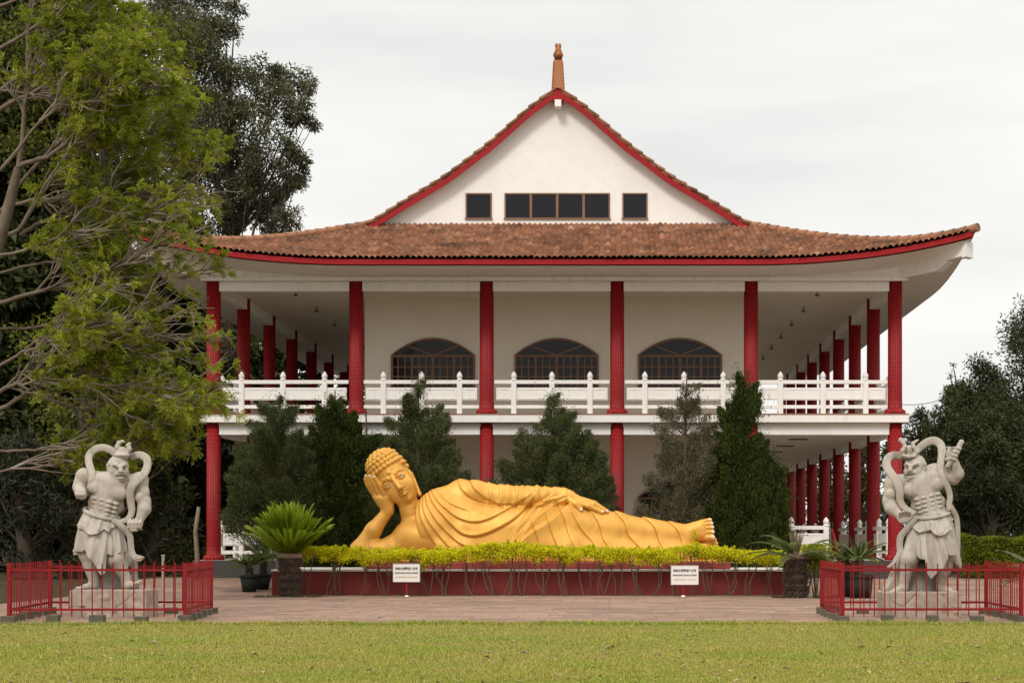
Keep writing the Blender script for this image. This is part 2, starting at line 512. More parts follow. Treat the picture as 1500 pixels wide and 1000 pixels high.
# main ridge with swept-up ends and ornament
m = MB(); gyA, gyB = WY - 0.35, RY1 - (WY - RY0) + 0.35
N = 40
for i in range(N):
    q = []
    for t in (i / N, (i + 1) / N):
        y = gyA + (gyB - gyA) * t; e = min(y - gyA, gyB - y)
        q.append((y, 15.33, 16.05 + 0.42 * max(0, 1 - e / 3.0) ** 2, 0.20, 0.145))
    (ya, zb, zt, wb, wt), (yb, zb2, zt2, wb2, wt2) = q
    m.hexa([(XC - wb, ya, zb), (XC + wb, ya, zb), (XC + wb, yb, zb), (XC - wb, yb, zb), (XC - wt, ya, zt), (XC + wt, ya, zt), (XC + wt, yb, zt2), (XC - wt, yb, zt2)])
rg = tpart(m, 'ridge', M['terra'])
m = MB()
for i in range(9):                                  # cap tiles edging the ridge end
    z = 15.5 + i * 0.105
    for sx in (-1, 1):
        m.box(XC + sx * (0.19 - 0.006 * i) - 0.02, XC + sx * (0.19 - 0.006 * i) + 0.02, gyA - 0.03, gyA + 0.1, z, z + 0.07)
tpart(m, 'ridge_edge', M['terra'])
for sy, gy in ((-1, gyA), (1, gyB)):
    m = MB(); S_ = lambda y: gy - sy * y
    def ring(pts, r): m.tube([(XC + a, S_(b), c) for a, b, c in pts], r, 8)
    ring([(0, 0.25, 16.42), (0, 0.2, 16.6), (0, 0.12, 16.78), (0, 0.16, 16.95), (0, 0.3, 17.02)], [0.13, 0.12, 0.10, 0.085, 0.05])
    ring([(-0.02, 0.05, 16.55), (0.02, -0.02, 16.66), (0.0, 0.08, 16.72)], [0.07, 0.085, 0.05])
    for sx in (-1, 1):
        ring([(sx * 0.08, 0.12, 16.52), (sx * 0.12, 0.1, 16.66), (sx * 0.09, 0.08, 16.78)], [0.03, 0.045, 0.02])
        ring([(sx * 0.04, 0.1, 16.86), (sx * 0.075, 0.08, 16.96), (sx * 0.05, 0.12, 17.04)], [0.03, 0.035, 0.012])
    for k in range(7):
        ring([(0, 0.2 + 0.05 * k, 16.98 - 0.08 * k), (0, 0.34 + 0.06 * k, 17.05 - 0.08 * k)], [0.05, 0.015])
    tpart(m, 'ridge_ornament', M['glaze'])

# slabs, ceilings, beams, plinth
m = MB(); m.box(COLX[0] - 0.34, COLX[-1] + 0.34, CY0 - 0.36, CY1 + 0.36, 4.82, 5.05); tpart(m, 'upper_slab', M['white'], 0.01)
m = MB(); m.box(COLX[0] - 0.36, COLX[-1] + 0.36, CY0 - 0.385, CY0 - 0.25, 5.053, 5.075); tpart(m, 'slab_edge', M['terra'])
m = MB(); m.box(COLX[0] - 0.36, COLX[-1] + 0.36, CY0 - 0.2498, CY1 + 0.38, 5.053, 5.0752); tpart(m, 'gallery_floor', M['floor'])
m = MB(); m.box(COLX[0] - 0.45, COLX[-1] + 0.45, CY0 - 0.45, CY1 + 0.45, F0 + 0.0005, F0 + 0.004); tpart(m, 'gallery_floor', M['floor'])
m = MB(); m.box(COLX[0] - 0.1, COLX[-1] + 0.1, CY0 - 0.1, CY1 + 0.1, 4.72, 4.816); tpart(m, 'ceiling', M['ceil'])
m = MB(); m.box(COLX[0] - 0.1, COLX[-1] + 0.1, CY0 - 0.1, CY1 + 0.1, 9.03, 9.10); tpart(m, 'ceiling', M['ceil'])
m = MB(); m.box(COLX[0] - 0.5, COLX[-1] + 0.5, CY0 - 0.5, CY1 + 0.5, -0.3, F0); tpart(m, 'plinth', M['plinth'], 0.02)
for (z0, z1) in ((4.47, 4.716), (ZB, 9.026)):
    for i in range(5):
        m = MB(); m.box(COLX[i] + 0.19, COLX[i + 1] - 0.19, CY0 - 0.14, CY0 + 0.14, z0, z1); tpart(m, 'beam', M['white'], 0.01)
    for sx, X in ((0, COLX[0]), (1, COLX[-1])):
        m = MB(); m.box(X - 0.14, X + 0.14, CY0 + 0.19, CY1, z0 + 0.02, z1); tpart(m, 'beam', M['white'], 0.01)
    for k in range(1, NB):                          # ties across the gallery behind the side columns
        pass
m = MB(); m.box(WX0, WX1, WY, CY1 - 4, F0 - 0.02, 9.08); tpart(m, 'wall', M['wall'])
# columns
def col_proto(z0, z1, base):
    m = MB()
    pr = [(0.30, 0), (0.315, 0.05), (0.30, 0.11), (0.235, 0.15), (0.215, 0.17), (0.208, 0.5), (0.205, z1 - z0)] if base else [(0.208, 0), (0.205, z1 - z0)]
    m.lathe((0, 0, 0), pr, 80, 0.10, 20, True)
    return m
protoA = None; protoB = None
for fl, (z0, z1, b) in enumerate(((F0 + 0.003, 4.815, True), (5.076, 9.02, True))):
    pr = None
    pos = [(x, CY0) for x in COLX] + [(X, CY0 + BAY * k) for k in range(1, NB + 1) for X in (COLX[0], COLX[-1])] + [(x, CY1) for x in COLX[1:-1]]
    for (x, y) in pos:
        if pr is None:
            pr = col_proto(z0, z1, b).build('column', M['column'], temple); o = pr
        else:
            o = pr.copy(); COL.objects.link(o)
        o.location = (x - TL.x, y - TL.y, z0)

# balustrades
def post_mesh():
    m = MB(); w = 0.075
    m.box(-w, w, -w, w, 0, 0.94)
    m.box(-0.06, 0.06, -0.06, 0.06, 0.94, 0.965)
    m.lathe((0, 0, 0.965), [(0.062, 0), (0.085, 0.03), (0.085, 0.06), (0.06, 0.085), (0.078, 0.11), (0.088, 0.15), (0.078, 0.20), (0.045, 0.25), (0.012, 0.29)], 12)
    return m
post0 = None
def balustrade(a, b, z, posts, flush=True):
    """from a to b (xy), posts at the given fractions"""
    global post0
    L = math.hypot(b[0] - a[0], b[1] - a[1]); ang = math.atan2(b[1] - a[1], b[0] - a[0])
    m = MB()
    m.box(0, L, -0.055, 0.055, 0.89, 1.0); m.box(0, L, -0.05, 0.05, 0.17, 0.27)
    r = m.build('balustrade', M['white'], temple, 0.008)
    r.location = (a[0] - TL.x, a[1] - TL.y, z); r.rotation_euler = (0, 0, ang)
    ed = [0.0] + [p * L for p in posts] + [L]
    ed = sorted(set(round(e, 4) for e in ed))
    m = MB()
    for e0, e1 in zip(ed[:-1], ed[1:]):
        if e1 - e0 < 0.2: continue
        c0, c1 = e0 + 0.06, e1 - 0.06
        m.box(c0, c1, -0.03, 0.03, 0.42, 0.78)
        for (p, q, s, t) in ((c0 + .04, c1 - .04, 0.72, 0.75), (c0 + .04, c1 - .04, 0.45, 0.48), (c0 + .04, c0 + .07, 0.48, 0.72), (c1 - .07, c1 - .04, 0.48, 0.72)):
            m.box(p, q, -0.042, -0.0301, s, t)
    m.build('panel', M['white'], r)
    for p in posts:
        if post0 is None:
            post0 = post_mesh().build('post', M['white'], r, 0.006); o = post0
        else:
            o = post0.copy(); COL.objects.link(o); o.parent = r
        o.location = (p * L, 0, 0)
for z in (5.076, F0 + 0.005):
    for i in range(5):
        x0, x1 = COLX[i] + 0.22, COLX[i + 1] - 0.22
        fr = [0.17, 0.5, 0.83] if i else [0.16, 0.485, 0.81]
        if z < 2 and i == 4:
            x1 = (1210 - VPX) / 50.0 + 0.03; fr = [0.48, 0.985]
        balustrade((x0, CY0), (x1, CY0), z, fr)
    for X in (COLX[0], COLX[-1]):
        for k in range(NB):
            balustrade((X, CY0 + BAY * k + 0.22), (X, CY0 + BAY * (k + 1) - 0.22), z, [0.25, 0.75])
# steps with red handrails in the lower opening at the right
m = MB(); xs0, xs1 = 6.45, 8.05
for k in range(3):
    m.box(xs0, xs1, CY0 - 0.5 - 0.32 * (3 - k), CY0 - 0.502, 0.1, 0.27 + (F0 - 0.27) * (k + 1) / 4)
tpart(m, 'steps', M['plinth'])
for X in (6.5,):
    m = MB(); m.tube([(X, CY0 - 1.5, 0.3), (X, CY0 - 1.5, 1.05), (X, CY0 - 0.2, 1.72), (X, CY0 - 0.2, F0)], 0.03, 8); tpart(m, 'handrail', M['redp'])

# arched windows of both floors
def arched(cx, w, zb, zs, zt, door=False):
    y0 = WY - 0.07
    def arch(off, n=24):
        hw = w / 2 - off; rise = (zt - off) - zs
        return [(cx - hw * math.cos(PI * 0) + 0, zs)] [:0] + [(cx + hw * math.cos(PI - PI * i / n), zs + rise * (1 - math.cos(PI - PI * i / n) ** 2)) for i in range(n + 1)]
    out = [(cx - w / 2, zb)] + arch(0) + [(cx + w / 2, zb)]
    inn = [(cx - w / 2 + 0.07, zb + 0.07)] + arch(0.07) + [(cx + w / 2 - 0.07, zb + 0.07)]
    m = MB(); n = len(out)
    for i in range(n):
        k = (i + 1) % n
        a, b, c, d = out[i], out[k], inn[k], inn[i]
        m.hexa([(a[0], y0, a[1]), (b[0], y0, b[1]), (c[0], y0, c[1]), (d[0], y0, d[1]), (a[0], WY + .02, a[1]), (b[0], WY + .02, b[1]), (c[0], WY + .02, c[1]), (d[0], WY + .02, d[1])])
    m.box(cx - w / 2 + .06, cx + w / 2 - .06, y0 - 0.005, WY - 0.001, zs - 0.07, zs)
    m.box(cx - 0.045, cx + 0.045, y0 - 0.01, WY - 0.002, zb + .05, zs - 0.07)
    for s in (-1, 1):
        m.box(cx + s * w / 4 - 0.035, cx + s * w / 4 + 0.035, y0 + 0.004, WY - 0.003, zb + .06, zs - .07)
    for a in (50, 90, 130):
        aa = math.radians(a); e = (cx + (w / 2 - .05) * math.cos(aa) * 0.98, zs + (zt - zs - .05) * math.sin(aa) ** 2)
        m.bar((cx, y0 + .03, zs - .01), (e[0], y0 + .03, e[1]), 0.045, 0.05)
    wd = tpart(m, 'door' if door else 'window', M['brown'])
    g = MB(); g.prism(inn[:], WY - 0.03, WY + 0.01); g.build('glass', M['glass'], wd)
    g = MB(); q = w / 4
    for c in range(4):
        xa = cx - w / 2 + c * q
        for i in (1, 2):
            g.box(xa + q * i / 3 - .019, xa + q * i / 3 + .019, WY - .048, WY - .028, zb + .07, zs - .07)
        h = zs - zb - .14; nr = 3 if not door else 6
        for j in range(1, nr):
            zz = zb + .07 + h * j / nr
            g.box(xa + .03, xa + q - .03, WY - .046, WY - .0285, zz - .019, zz + .019)
    g.build('glazing_bars', M['brown'], wd)
for px in (634.5, 815.5, 996):
    cx = (px - VPX) * WY / FPX
    arched(cx, 2.66, 6.18, 7.24, 7.78)
    arched(cx, 2.66, 0.83, 2.75, 3.3, True)

# gallery lamps
for i in range(9):
    for X in (6.35, -9.6):
        m = MB(); y = CY0 + 2.2 + i * 4.1 * 0.9
        m.lathe((X, y, 8.78), [(0.02, 0.06), (0.075, 0.08), (0.085, 0.11), (0.025, 0.13), (0.02, 0.249)], 10)
        tpart(m, 'gallery_lamp', M['greyp'])
for i in range(4):
    m = MB(); y = CY0 + 2.0 + i * 4.1
    m.box(5.9, 6.5, y, y + 0.28, 4.69, 4.719); tpart(m, 'ceiling_light', M['black'])
# ------------------------------------------------------------------ ground, paving, base, signs
def ground_mat():
    t = NT('soil_and_turf'); v = t.coord('Object')
    n = t.noise(v, 0.35, 6, 0.65); n2 = t.noise(v, 9, 5, 0.7)
    c = t.ramp(n, [(0.35, (0.16, 0.16, 0.04)), (0.55, (0.21, 0.18, 0.06)), (0.7, (0.24, 0.19, 0.08))])
    c = t.mix(t.ramp(n2, [(0.4, 0.5), (0.6, 0.0)]), c, (0.10, 0.085, 0.035))
    t.bump(n2, 0.6, 0.03)
    return t.set(0.95, 0, 0.1, c)
def dirt_mat():
    t = NT('dark_earth'); v = t.coord('Object')  # dark earth, mottled at random in brown and green
    n2 = t.noise(v, 3, 6, 0.7)
    c = t.ramp(n2, [(0.35, (0.03, 0.03, 0.012)), (0.6, (0.07, 0.05, 0.03)), (0.75, (0.05, 0.07, 0.02))])
    t.bump(n2, 0.6, 0.05)
    return t.set(0.95, 0, 0.1, c)
def paving_mat():
    t = NT('pink_stone_paving'); c = t.coord('Object', (1, 1, 1))
    br = t.new('ShaderNodeTexBrick'); br.offset = 0.37; br.squash = 1.35; br.squash_frequency = 3
    br.inputs['Scale'].default_value = 1.0; br.inputs['Brick Width'].default_value = 0.82; br.inputs['Row Height'].default_value = 0.42
    br.inputs['Mortar Size'].default_value = 0.02; br.inputs['Mortar Smooth'].default_value = 0.2; br.inputs['Bias'].default_value = 0.0
    br.inputs['Color1'].default_value = (0.36, 0.225, 0.16, 1); br.inputs['Color2'].default_value = (0.20, 0.125, 0.09, 1)
    br.inputs['Mortar'].default_value = (0.17, 0.125, 0.095, 1)
    t.ln(c, br.inputs['Vector'])
    n = t.noise(t.coord('Object'), 1.1, 8, 0.7); n2 = t.noise(t.coord('Object'), 26, 4, 0.7)
    col = t.mix(t.ramp(n, [(0.42, 0.0), (0.7, 0.6)]), br.outputs['Color'], (0.16, 0.108, 0.078))
    n3 = t.noise(t.coord('Object'), 5, 3, 0.5)
    col = t.mix(t.ramp(n3, [(0.60, 0.0), (0.70, 0.35)]), col, (0.50, 0.42, 0.36))
    t.bump(n2, 0.25, 0.01)
    return t.set(0.8, 0, 0.3, col)

def sheet(name, x0, x1, ys, z_off, mat, kind='structure', nx=2):
    V = []; F = []
    for y in ys:
        for i in range(nx):
            V.append((x0 + (x1 - x0) * i / (nx - 1), y, gz(y) + z_off))
    for j in range(len(ys) - 1):
        for i in range(nx - 1):
            a = j * nx + i; F.append((a, a + 1, a + nx + 1, a + nx))
    o = np_mesh(name, np.array(V), np.array(F), mat)
    return tag(o, kind=kind)
YS = [-40, 0, 20, 29.2, 36, 43] + [43.8 + 4.4 * i / 8 for i in range(9)] + [60, 100, 400, 900]
sheet('ground', -700, 700, YS, -0.012, dirt_mat())
sheet('lawn', -40, 40, [-30, 0, 15, 28.6], 0.0, ground_mat())
PEDGE = 28.75
def pavement():
    ys = [PEDGE, 36, 43] + [43.8 + 4.4 * i / 8 for i in range(9)] + [50.5]
    return sheet('pavement', -13.2, 16, ys, 0.03, paving_mat())
pavement()
m = MB(); m.box(-13.2, 16, PEDGE - 0.10, PEDGE, -0.1, 0.034)
tag(m.build('kerb', pm('dark_kerb', (0.16, 0.12, 0.09), 0.9, 0.25, 3, 0.4, 20), None, 0.01), kind='structure')
sheet('side_path', 16, 30, YS[3:13], 0.0, dirt_mat())

# the red base of the reclining statue
k = 42.6 / FPX
bx0, bx1 = (398 - VPX) * k, (1156 - VPX) * k
base = thing('statue_base', (0, 42.6, 0), 'long low dark red plinth with white ledge under the golden reclining statue', 'plinth')
m = MB(); m.box(bx0, bx1, 0, 3.4, -0.1, 0.62); m.build('body', M['redwall'], base, 0.015)
m = MB(); m.box(bx0 + 0.0, bx1 + 0.04, -0.05, 3.45, 0.622, 0.675); m.build('ledge', M['ledge'], base, 0.012)
ux0, ux1 = (533 - VPX) * 42.9 / FPX, (1070 - VPX) * 42.9 / FPX
m = MB(); m.box(ux0, ux1, 0.28, 3.1, 0.678, 0.855); m.build('upper_step', M['redlip'], base, 0.02)

# two signs
def sign(px, ptop, pbot, pw, post_px, pground, label, d):
    x = (px - VPX) * d / FPX; kk = d / FPX
    z1, z0 = EYE - (ptop - VPY) * kk, EYE - (pbot - VPY) * kk; w = pw * kk
    s = thing('sign', (x, d, 0.03), label, 'sign', 'white signs in front of the red plinth')
    m = MB(); m.box(-w / 2, w / 2, -0.012, 0.012, z0 - 0.03, z1 - 0.03); m.build('board', pm('sign_white', (0.74, 0.71, 0.68), 0.45, 0.04, 3, 0), s, 0.004)
    m = MB()
    for (a, b, c, e) in ((-w / 2 - .006, w / 2 + .006, z1 - .034, z1 - .022), (-w / 2 - .006, w / 2 + .006, z0 - .038, z0 - .026), (-w / 2 - .006, -w / 2 + .006, z0 - .026, z1 - .034), (w / 2 - .006, w / 2 + .006, z0 - .026, z1 - .034)):
        m.box(a, b, -0.018, 0.014, c, e)
    m.build('frame', pm('sign_edge', (0.45, 0.43, 0.40), 0.5, 0.1, 3, 0), s)
    dx = (post_px - px) * kk
    m = MB(); m.box(dx - 0.02, dx + 0.02, 0.015, 0.05, 0, z1 - 0.08); m.build('post', M['redp'], s, 0.004)
    m = MB(); m.lathe((dx, 0.03, -0.03), [(0.055, 0), (0.05, 0.05), (0.02, 0.065)], 10); m.build('foot', M['white'], s)
    def text(body, size, zc, mat, wid):
        c = bpy.data.curves.new('lettering', 'FONT'); c.body = body; c.align_x = 'CENTER'; c.align_y = 'CENTER'; c.size = size; c.extrude = 0.0015; c.offset = 0.0012
        o = bpy.data.objects.new('lettering', c); COL.objects.link(o)
        bpy.context.view_layer.update()
        dg = bpy.context.evaluated_depsgraph_get()
        me = bpy.data.meshes.new_from_object(o.evaluated_get(dg))
        bpy.data.objects.remove(o)
        xs = [v.co.x for v in me.vertices]
        f = wid / max(1e-6, max(xs) - min(xs)) if xs else 1
        for v in me.vertices: v.co.x *= f
        me.materials.clear(); me.materials.append(mat)
        t = bpy.data.objects.new('lettering', me); t.rotation_euler = (PI / 2, 0, 0); t.location = (0, -0.0145, zc - 0.03)
        link(t, s)
    H = z1 - z0
    text('南無本師釋迦牟尼佛', 0.075, z1 - 0.27 * H, M['black'], w * 0.84)
    text('IMAGEM SAGRADA DE BUDA SAKYAMUNI', 0.055, z1 - 0.51 * H, M['black'], w * 0.86)
    text('REVERENCIAMOS O SAKYAMUNI', 0.03, z1 - 0.74 * H, pm('sign_ochre', (0.5, 0.36, 0.16), 0.5, 0.1, 3, 0), w * 0.84)
    return s
sign(595.5, 825.5, 851.5, 39, 595.5, 875, 'white lettered sign on a red post below the head end of the golden statue', 41.62)
sign(1003, 828, 855.5, 40, 1001, 877, 'white lettered sign on a red post below the feet of the golden statue', 41.55)
# ------------------------------------------------------------------ sculpting: distance fields meshed by surface nets
class Sculpt:
    def __init__(s, lo, hi, h):
        s.h = h; s.lo = np.array(lo, float)
        s.ax = [np.arange(lo[i], hi[i] + h, h, dtype=np.float32) for i in range(3)]
        s.d = np.full([len(a) for a in s.ax], 1.0, np.float32)
    def _w(s, lo, hi):
        sl = []
        for i in range(3):
            a = max(0, int((lo[i] - s.lo[i]) / s.h)); b = min(len(s.ax[i]), int((hi[i] - s.lo[i]) / s.h) + 2)
            if b <= a: return None
            sl.append(slice(a, b))
        return tuple(sl)
    def put(s, fn, lo, hi, k=0.02, op='u'):
        m = k + 3 * s.h
        sl = s._w([v - m for v in lo], [v + m for v in hi])
        if sl is None: return
        x = s.ax[0][sl[0]][:, None, None]; y = s.ax[1][sl[1]][None, :, None]; z = s.ax[2][sl[2]][None, None, :]
        v = fn(x, y, z).astype(np.float32); a = s.d[sl]
        if op == 'u':
            if k > 0:
                h = np.maximum(k - np.abs(a - v), 0) / k; s.d[sl] = np.minimum(a, v) - h * h * k * 0.25
            else: s.d[sl] = np.minimum(a, v)
        elif op == 's':
            v = -v
            if k > 0:
                h = np.maximum(k - np.abs(a - v), 0) / k; s.d[sl] = np.maximum(a, v) + h * h * k * 0.25
            else: s.d[sl] = np.maximum(a, v)
    def cap(s, a, b, ra, rb=None, k=0.02, op='u', flat=None):
        """tapered capsule; flat=(axis vector, factor) squashes it"""
        rb = ra if rb is None else rb
        a = np.array(a, float); b = np.array(b, float); r = max(ra, rb)
        ba = b - a; L2 = float(ba @ ba) + 1e-12
        def f(x, y, z):
            px, py, pz = x - a[0], y - a[1], z - a[2]
            t = np.clip((px * ba[0] + py * ba[1] + pz * ba[2]) / L2, 0, 1)
            return np.sqrt((px - ba[0] * t) ** 2 + (py - ba[1] * t) ** 2 + (pz - ba[2] * t) ** 2) - (ra + (rb - ra) * t)
        s.put(f, np.minimum(a, b) - r, np.maximum(a, b) + r, k, op)
    def chain(s, P, R, k=0.02, op='u'):
        for i in range(len(P) - 1): s.cap(P[i], P[i + 1], R[i], R[i + 1], k, op)
    def ell(s, c, r, k=0.02, op='u', M=None):
        """ellipsoid; M rows are its own axes"""
        c = np.array(c, float); r = np.array(r, float); R = float(r.max())
        M_ = np.eye(3) if M is None else np.array(M, float)
        def f(x, y, z):
            X, Y, Z = x - c[0], y - c[1], z - c[2]
            q = [(M_[i][0] * X + M_[i][1] * Y + M_[i][2] * Z) for i in range(3)]
            k0 = np.sqrt((q[0] / r[0]) ** 2 + (q[1] / r[1]) ** 2 + (q[2] / r[2]) ** 2)
            k1 = np.sqrt((q[0] / r[0] ** 2) ** 2 + (q[1] / r[1] ** 2) ** 2 + (q[2] / r[2] ** 2) ** 2)
            return k0 * (k0 - 1) / np.maximum(k1, 1e-6)
        s.put(f, c - R, c + R, k, op)
    def mesh(s):
        d = s.d; nx, ny, nz = d.shape
        c = np.zeros((nx - 1, ny - 1, nz - 1), np.int8)
        for i in (0, 1):
            for j in (0, 1):
                for l in (0, 1):
                    c += (d[i:nx - 1 + i, j:ny - 1 + j, l:nz - 1 + l] < 0)
        act = np.argwhere((c > 0) & (c < 8)); n = len(act)
        idm = np.full(c.shape, -1, np.int32); idm[act[:, 0], act[:, 1], act[:, 2]] = np.arange(n)
        co = [(i, j, l) for i in (0, 1) for j in (0, 1) for l in (0, 1)]
        val = np.stack([d[act[:, 0] + o[0], act[:, 1] + o[1], act[:, 2] + o[2]] for o in co], 1)
        acc = np.zeros((n, 3)); cnt = np.zeros(n)
        for e in range(8):
            for g in range(e + 1, 8):
                df = np.abs(np.array(co[e]) - np.array(co[g]))
                if df.sum() != 1: continue
                a, b = val[:, e], val[:, g]; m = (a < 0) != (b < 0)
                t = np.where(m, a / np.where(m, a - b, 1), 0)[:, None]
                acc += np.where(m[:, None], np.array(co[e]) + (np.array(co[g]) - np.array(co[e])) * t, 0); cnt += m
        V = (act + acc / cnt[:, None]) * s.h + s.lo
        Q = []
        for ax_ in range(3):
            u, w = (ax_ + 1) % 3, (ax_ + 2) % 3
            sa = [slice(None)] * 3; sb = [slice(None)] * 3; sa[ax_] = slice(0, -1); sb[ax_] = slice(1, None)
            A, B = d[tuple(sa)] < 0, d[tuple(sb)] < 0
            ed = np.argwhere(A != B)
            ed = ed[(ed[:, u] > 0) & (ed[:, w] > 0) & (ed[:, u] < d.shape[u] - 1) & (ed[:, w] < d.shape[w] - 1)]
            flip = A[ed[:, 0], ed[:, 1], ed[:, 2]]
            q = []
            for (du, dw) in ((-1, -1), (0, -1), (0, 0), (-1, 0)):
                e2 = ed.copy(); e2[:, u] += du; e2[:, w] += dw
                q.append(idm[e2[:, 0], e2[:, 1], e2[:, 2]])
            q = np.stack(q, 1); q[~flip] = q[~flip][:, ::-1]
            Q.append(q)
        F = np.concatenate(Q); F = F[(F >= 0).all(1)]
        return V, F
    def build(s, name, mat, parent=None):
        V, F = s.mesh()
        return np_mesh(name, V, F, mat, parent, True)

def seg_dist(X, Z, P):
    """unsigned and signed distance from grid points to a polyline (positive to its left)"""
    P = np.array(P, float); best = np.full(X.shape, 1e9); sg = np.zeros(X.shape)
    for a, b in zip(P[:-1], P[1:]):
        ba = b - a; L2 = ba @ ba
        t = np.clip(((X - a[0]) * ba[0] + (Z - a[1]) * ba[1]) / L2, 0, 1)
        dx, dz = X - a[0] - ba[0] * t, Z - a[1] - ba[1] * t
        d = np.hypot(dx, dz); cr = ba[0] * dz - ba[1] * dx
        m = d < best; best = np.where(m, d, best); sg = np.where(m, np.where(cr >= 0, d, -d), sg)
    return best, sg

def smooth_line(P, n=5):
    """Catmull-Rom through the points"""
    P = [np.array(p, float) for p in P]; out = []
    Q = [2 * P[0] - P[1]] + P + [2 * P[-1] - P[-2]]
    for i in range(1, len(Q) - 2):
        for j in range(n):
            t = j / n
            out.append(0.5 * (2 * Q[i] + (Q[i + 1] - Q[i - 1]) * t + (2 * Q[i - 1] - 5 * Q[i] + 4 * Q[i + 1] - Q[i + 2]) * t * t + (3 * Q[i] - Q[i - 1] - 3 * Q[i + 1] + Q[i + 2]) * t ** 3))
    out.append(P[-1]); return out

def ribbon(name, pts, width, thick, mat, parent, grooves=2, face=(0, -1, 0), seg=36):
    """a draped sash: flat band with grooves swept along the points"""
    P = [np.array(p) for p in pts]; n = len(P)
    if not hasattr(width, '__len__'): width = [width] * n
    m = MB(); fv = np.array(face, float); prev = None
    for i in range(n):
        t = P[min(i + 1, n - 1)] - P[max(i - 1, 0)]; t /= np.linalg.norm(t) + 1e-9
        w = np.cross(t, fv); l = np.linalg.norm(w)
        if l < 0.25 and prev is not None: w = prev - t * (prev @ t)
        w /= np.linalg.norm(w) + 1e-9
        if prev is not None and w @ prev < 0: w = -w
        prev = w; nn = np.cross(w, t)
        if nn @ fv < 0: nn = -nn
        for k in range(seg):
            a = 2 * PI * k / seg
            c, s_ = math.cos(a), math.sin(a)
            x = math.copysign(abs(c) ** 0.7, c) * width[i] / 2
            g = (1 + 0.75 * (abs(math.cos(c * PI * (grooves + 1) / 2)) ** 0.6 - 0.5)) if s_ > 0 else 1
            y = s_ * thick / 2 * g
            m.v.append(tuple(P[i] + w * x + nn * y))
    for i in range(n - 1):
        for k in range(seg):
            l = (k + 1) % seg
            m.face([i * seg + k, i * seg + l, (i + 1) * seg + l, (i + 1) * seg + k], None, True)
    m.face(list(range(seg))[::-1]); m.face([(n - 1) * seg + k for k in range(seg)])
    o = m.build(name, mat, parent)
    bm_fix(o); return o
import bmesh
def bm_fix(o):
    bm = bmesh.new(); bm.from_mesh(o.data); bmesh.ops.recalc_face_normals(bm, faces=bm.faces); bm.to_mesh(o.data); bm.free()

# ------------------------------------------------------------------ the golden reclining figure
def gold_mat():
    t = NT('gold_paint'); v = t.coord('Object')
    n = t.noise(v, 1.6, 6, 0.6)
    c = t.ramp(n, [(0.3, (0.62, 0.31, 0.048)), (0.7, (0.74, 0.395, 0.080))])
    n3 = t.noise(t.coord('Object', (1.5, 1.5, .45)), 2.2, 8, .7); c = t.mix(t.ramp(n3, [(.52, 0.), (.70, .5)]), c, (.42, .185, .03))
    n2 = t.noise(v, 30, 3, 0.6); t.bump(n2, 0.12, 0.01)
    return t.set(0.48, 0.24, 0.4, c)
M['gold'] = gold_mat()
M['nail'] = pm('white_nail_paint', (0.72, 0.63, 0.53), 0.5, 0.05, 5, 0)
BS = 44.2 / FPX
buddha = thing('reclining_statue', (0, 44.2, 0.855), 'giant golden robed figure reclining on its side with its head propped on one hand', 'statue')
bcx, bcy = 795.0, 822.5
def B(px, py, f=0.0): return ((px - VPX) * BS, -f * BS, (bcy - py) * BS)
def Z6(x, y): return (500 + x / 4.0, 640 + y / 4.0)
def Z7(x, y): return (780 + x / 3.947, 640 + y / 3.947)
R = lambda r: r * BS
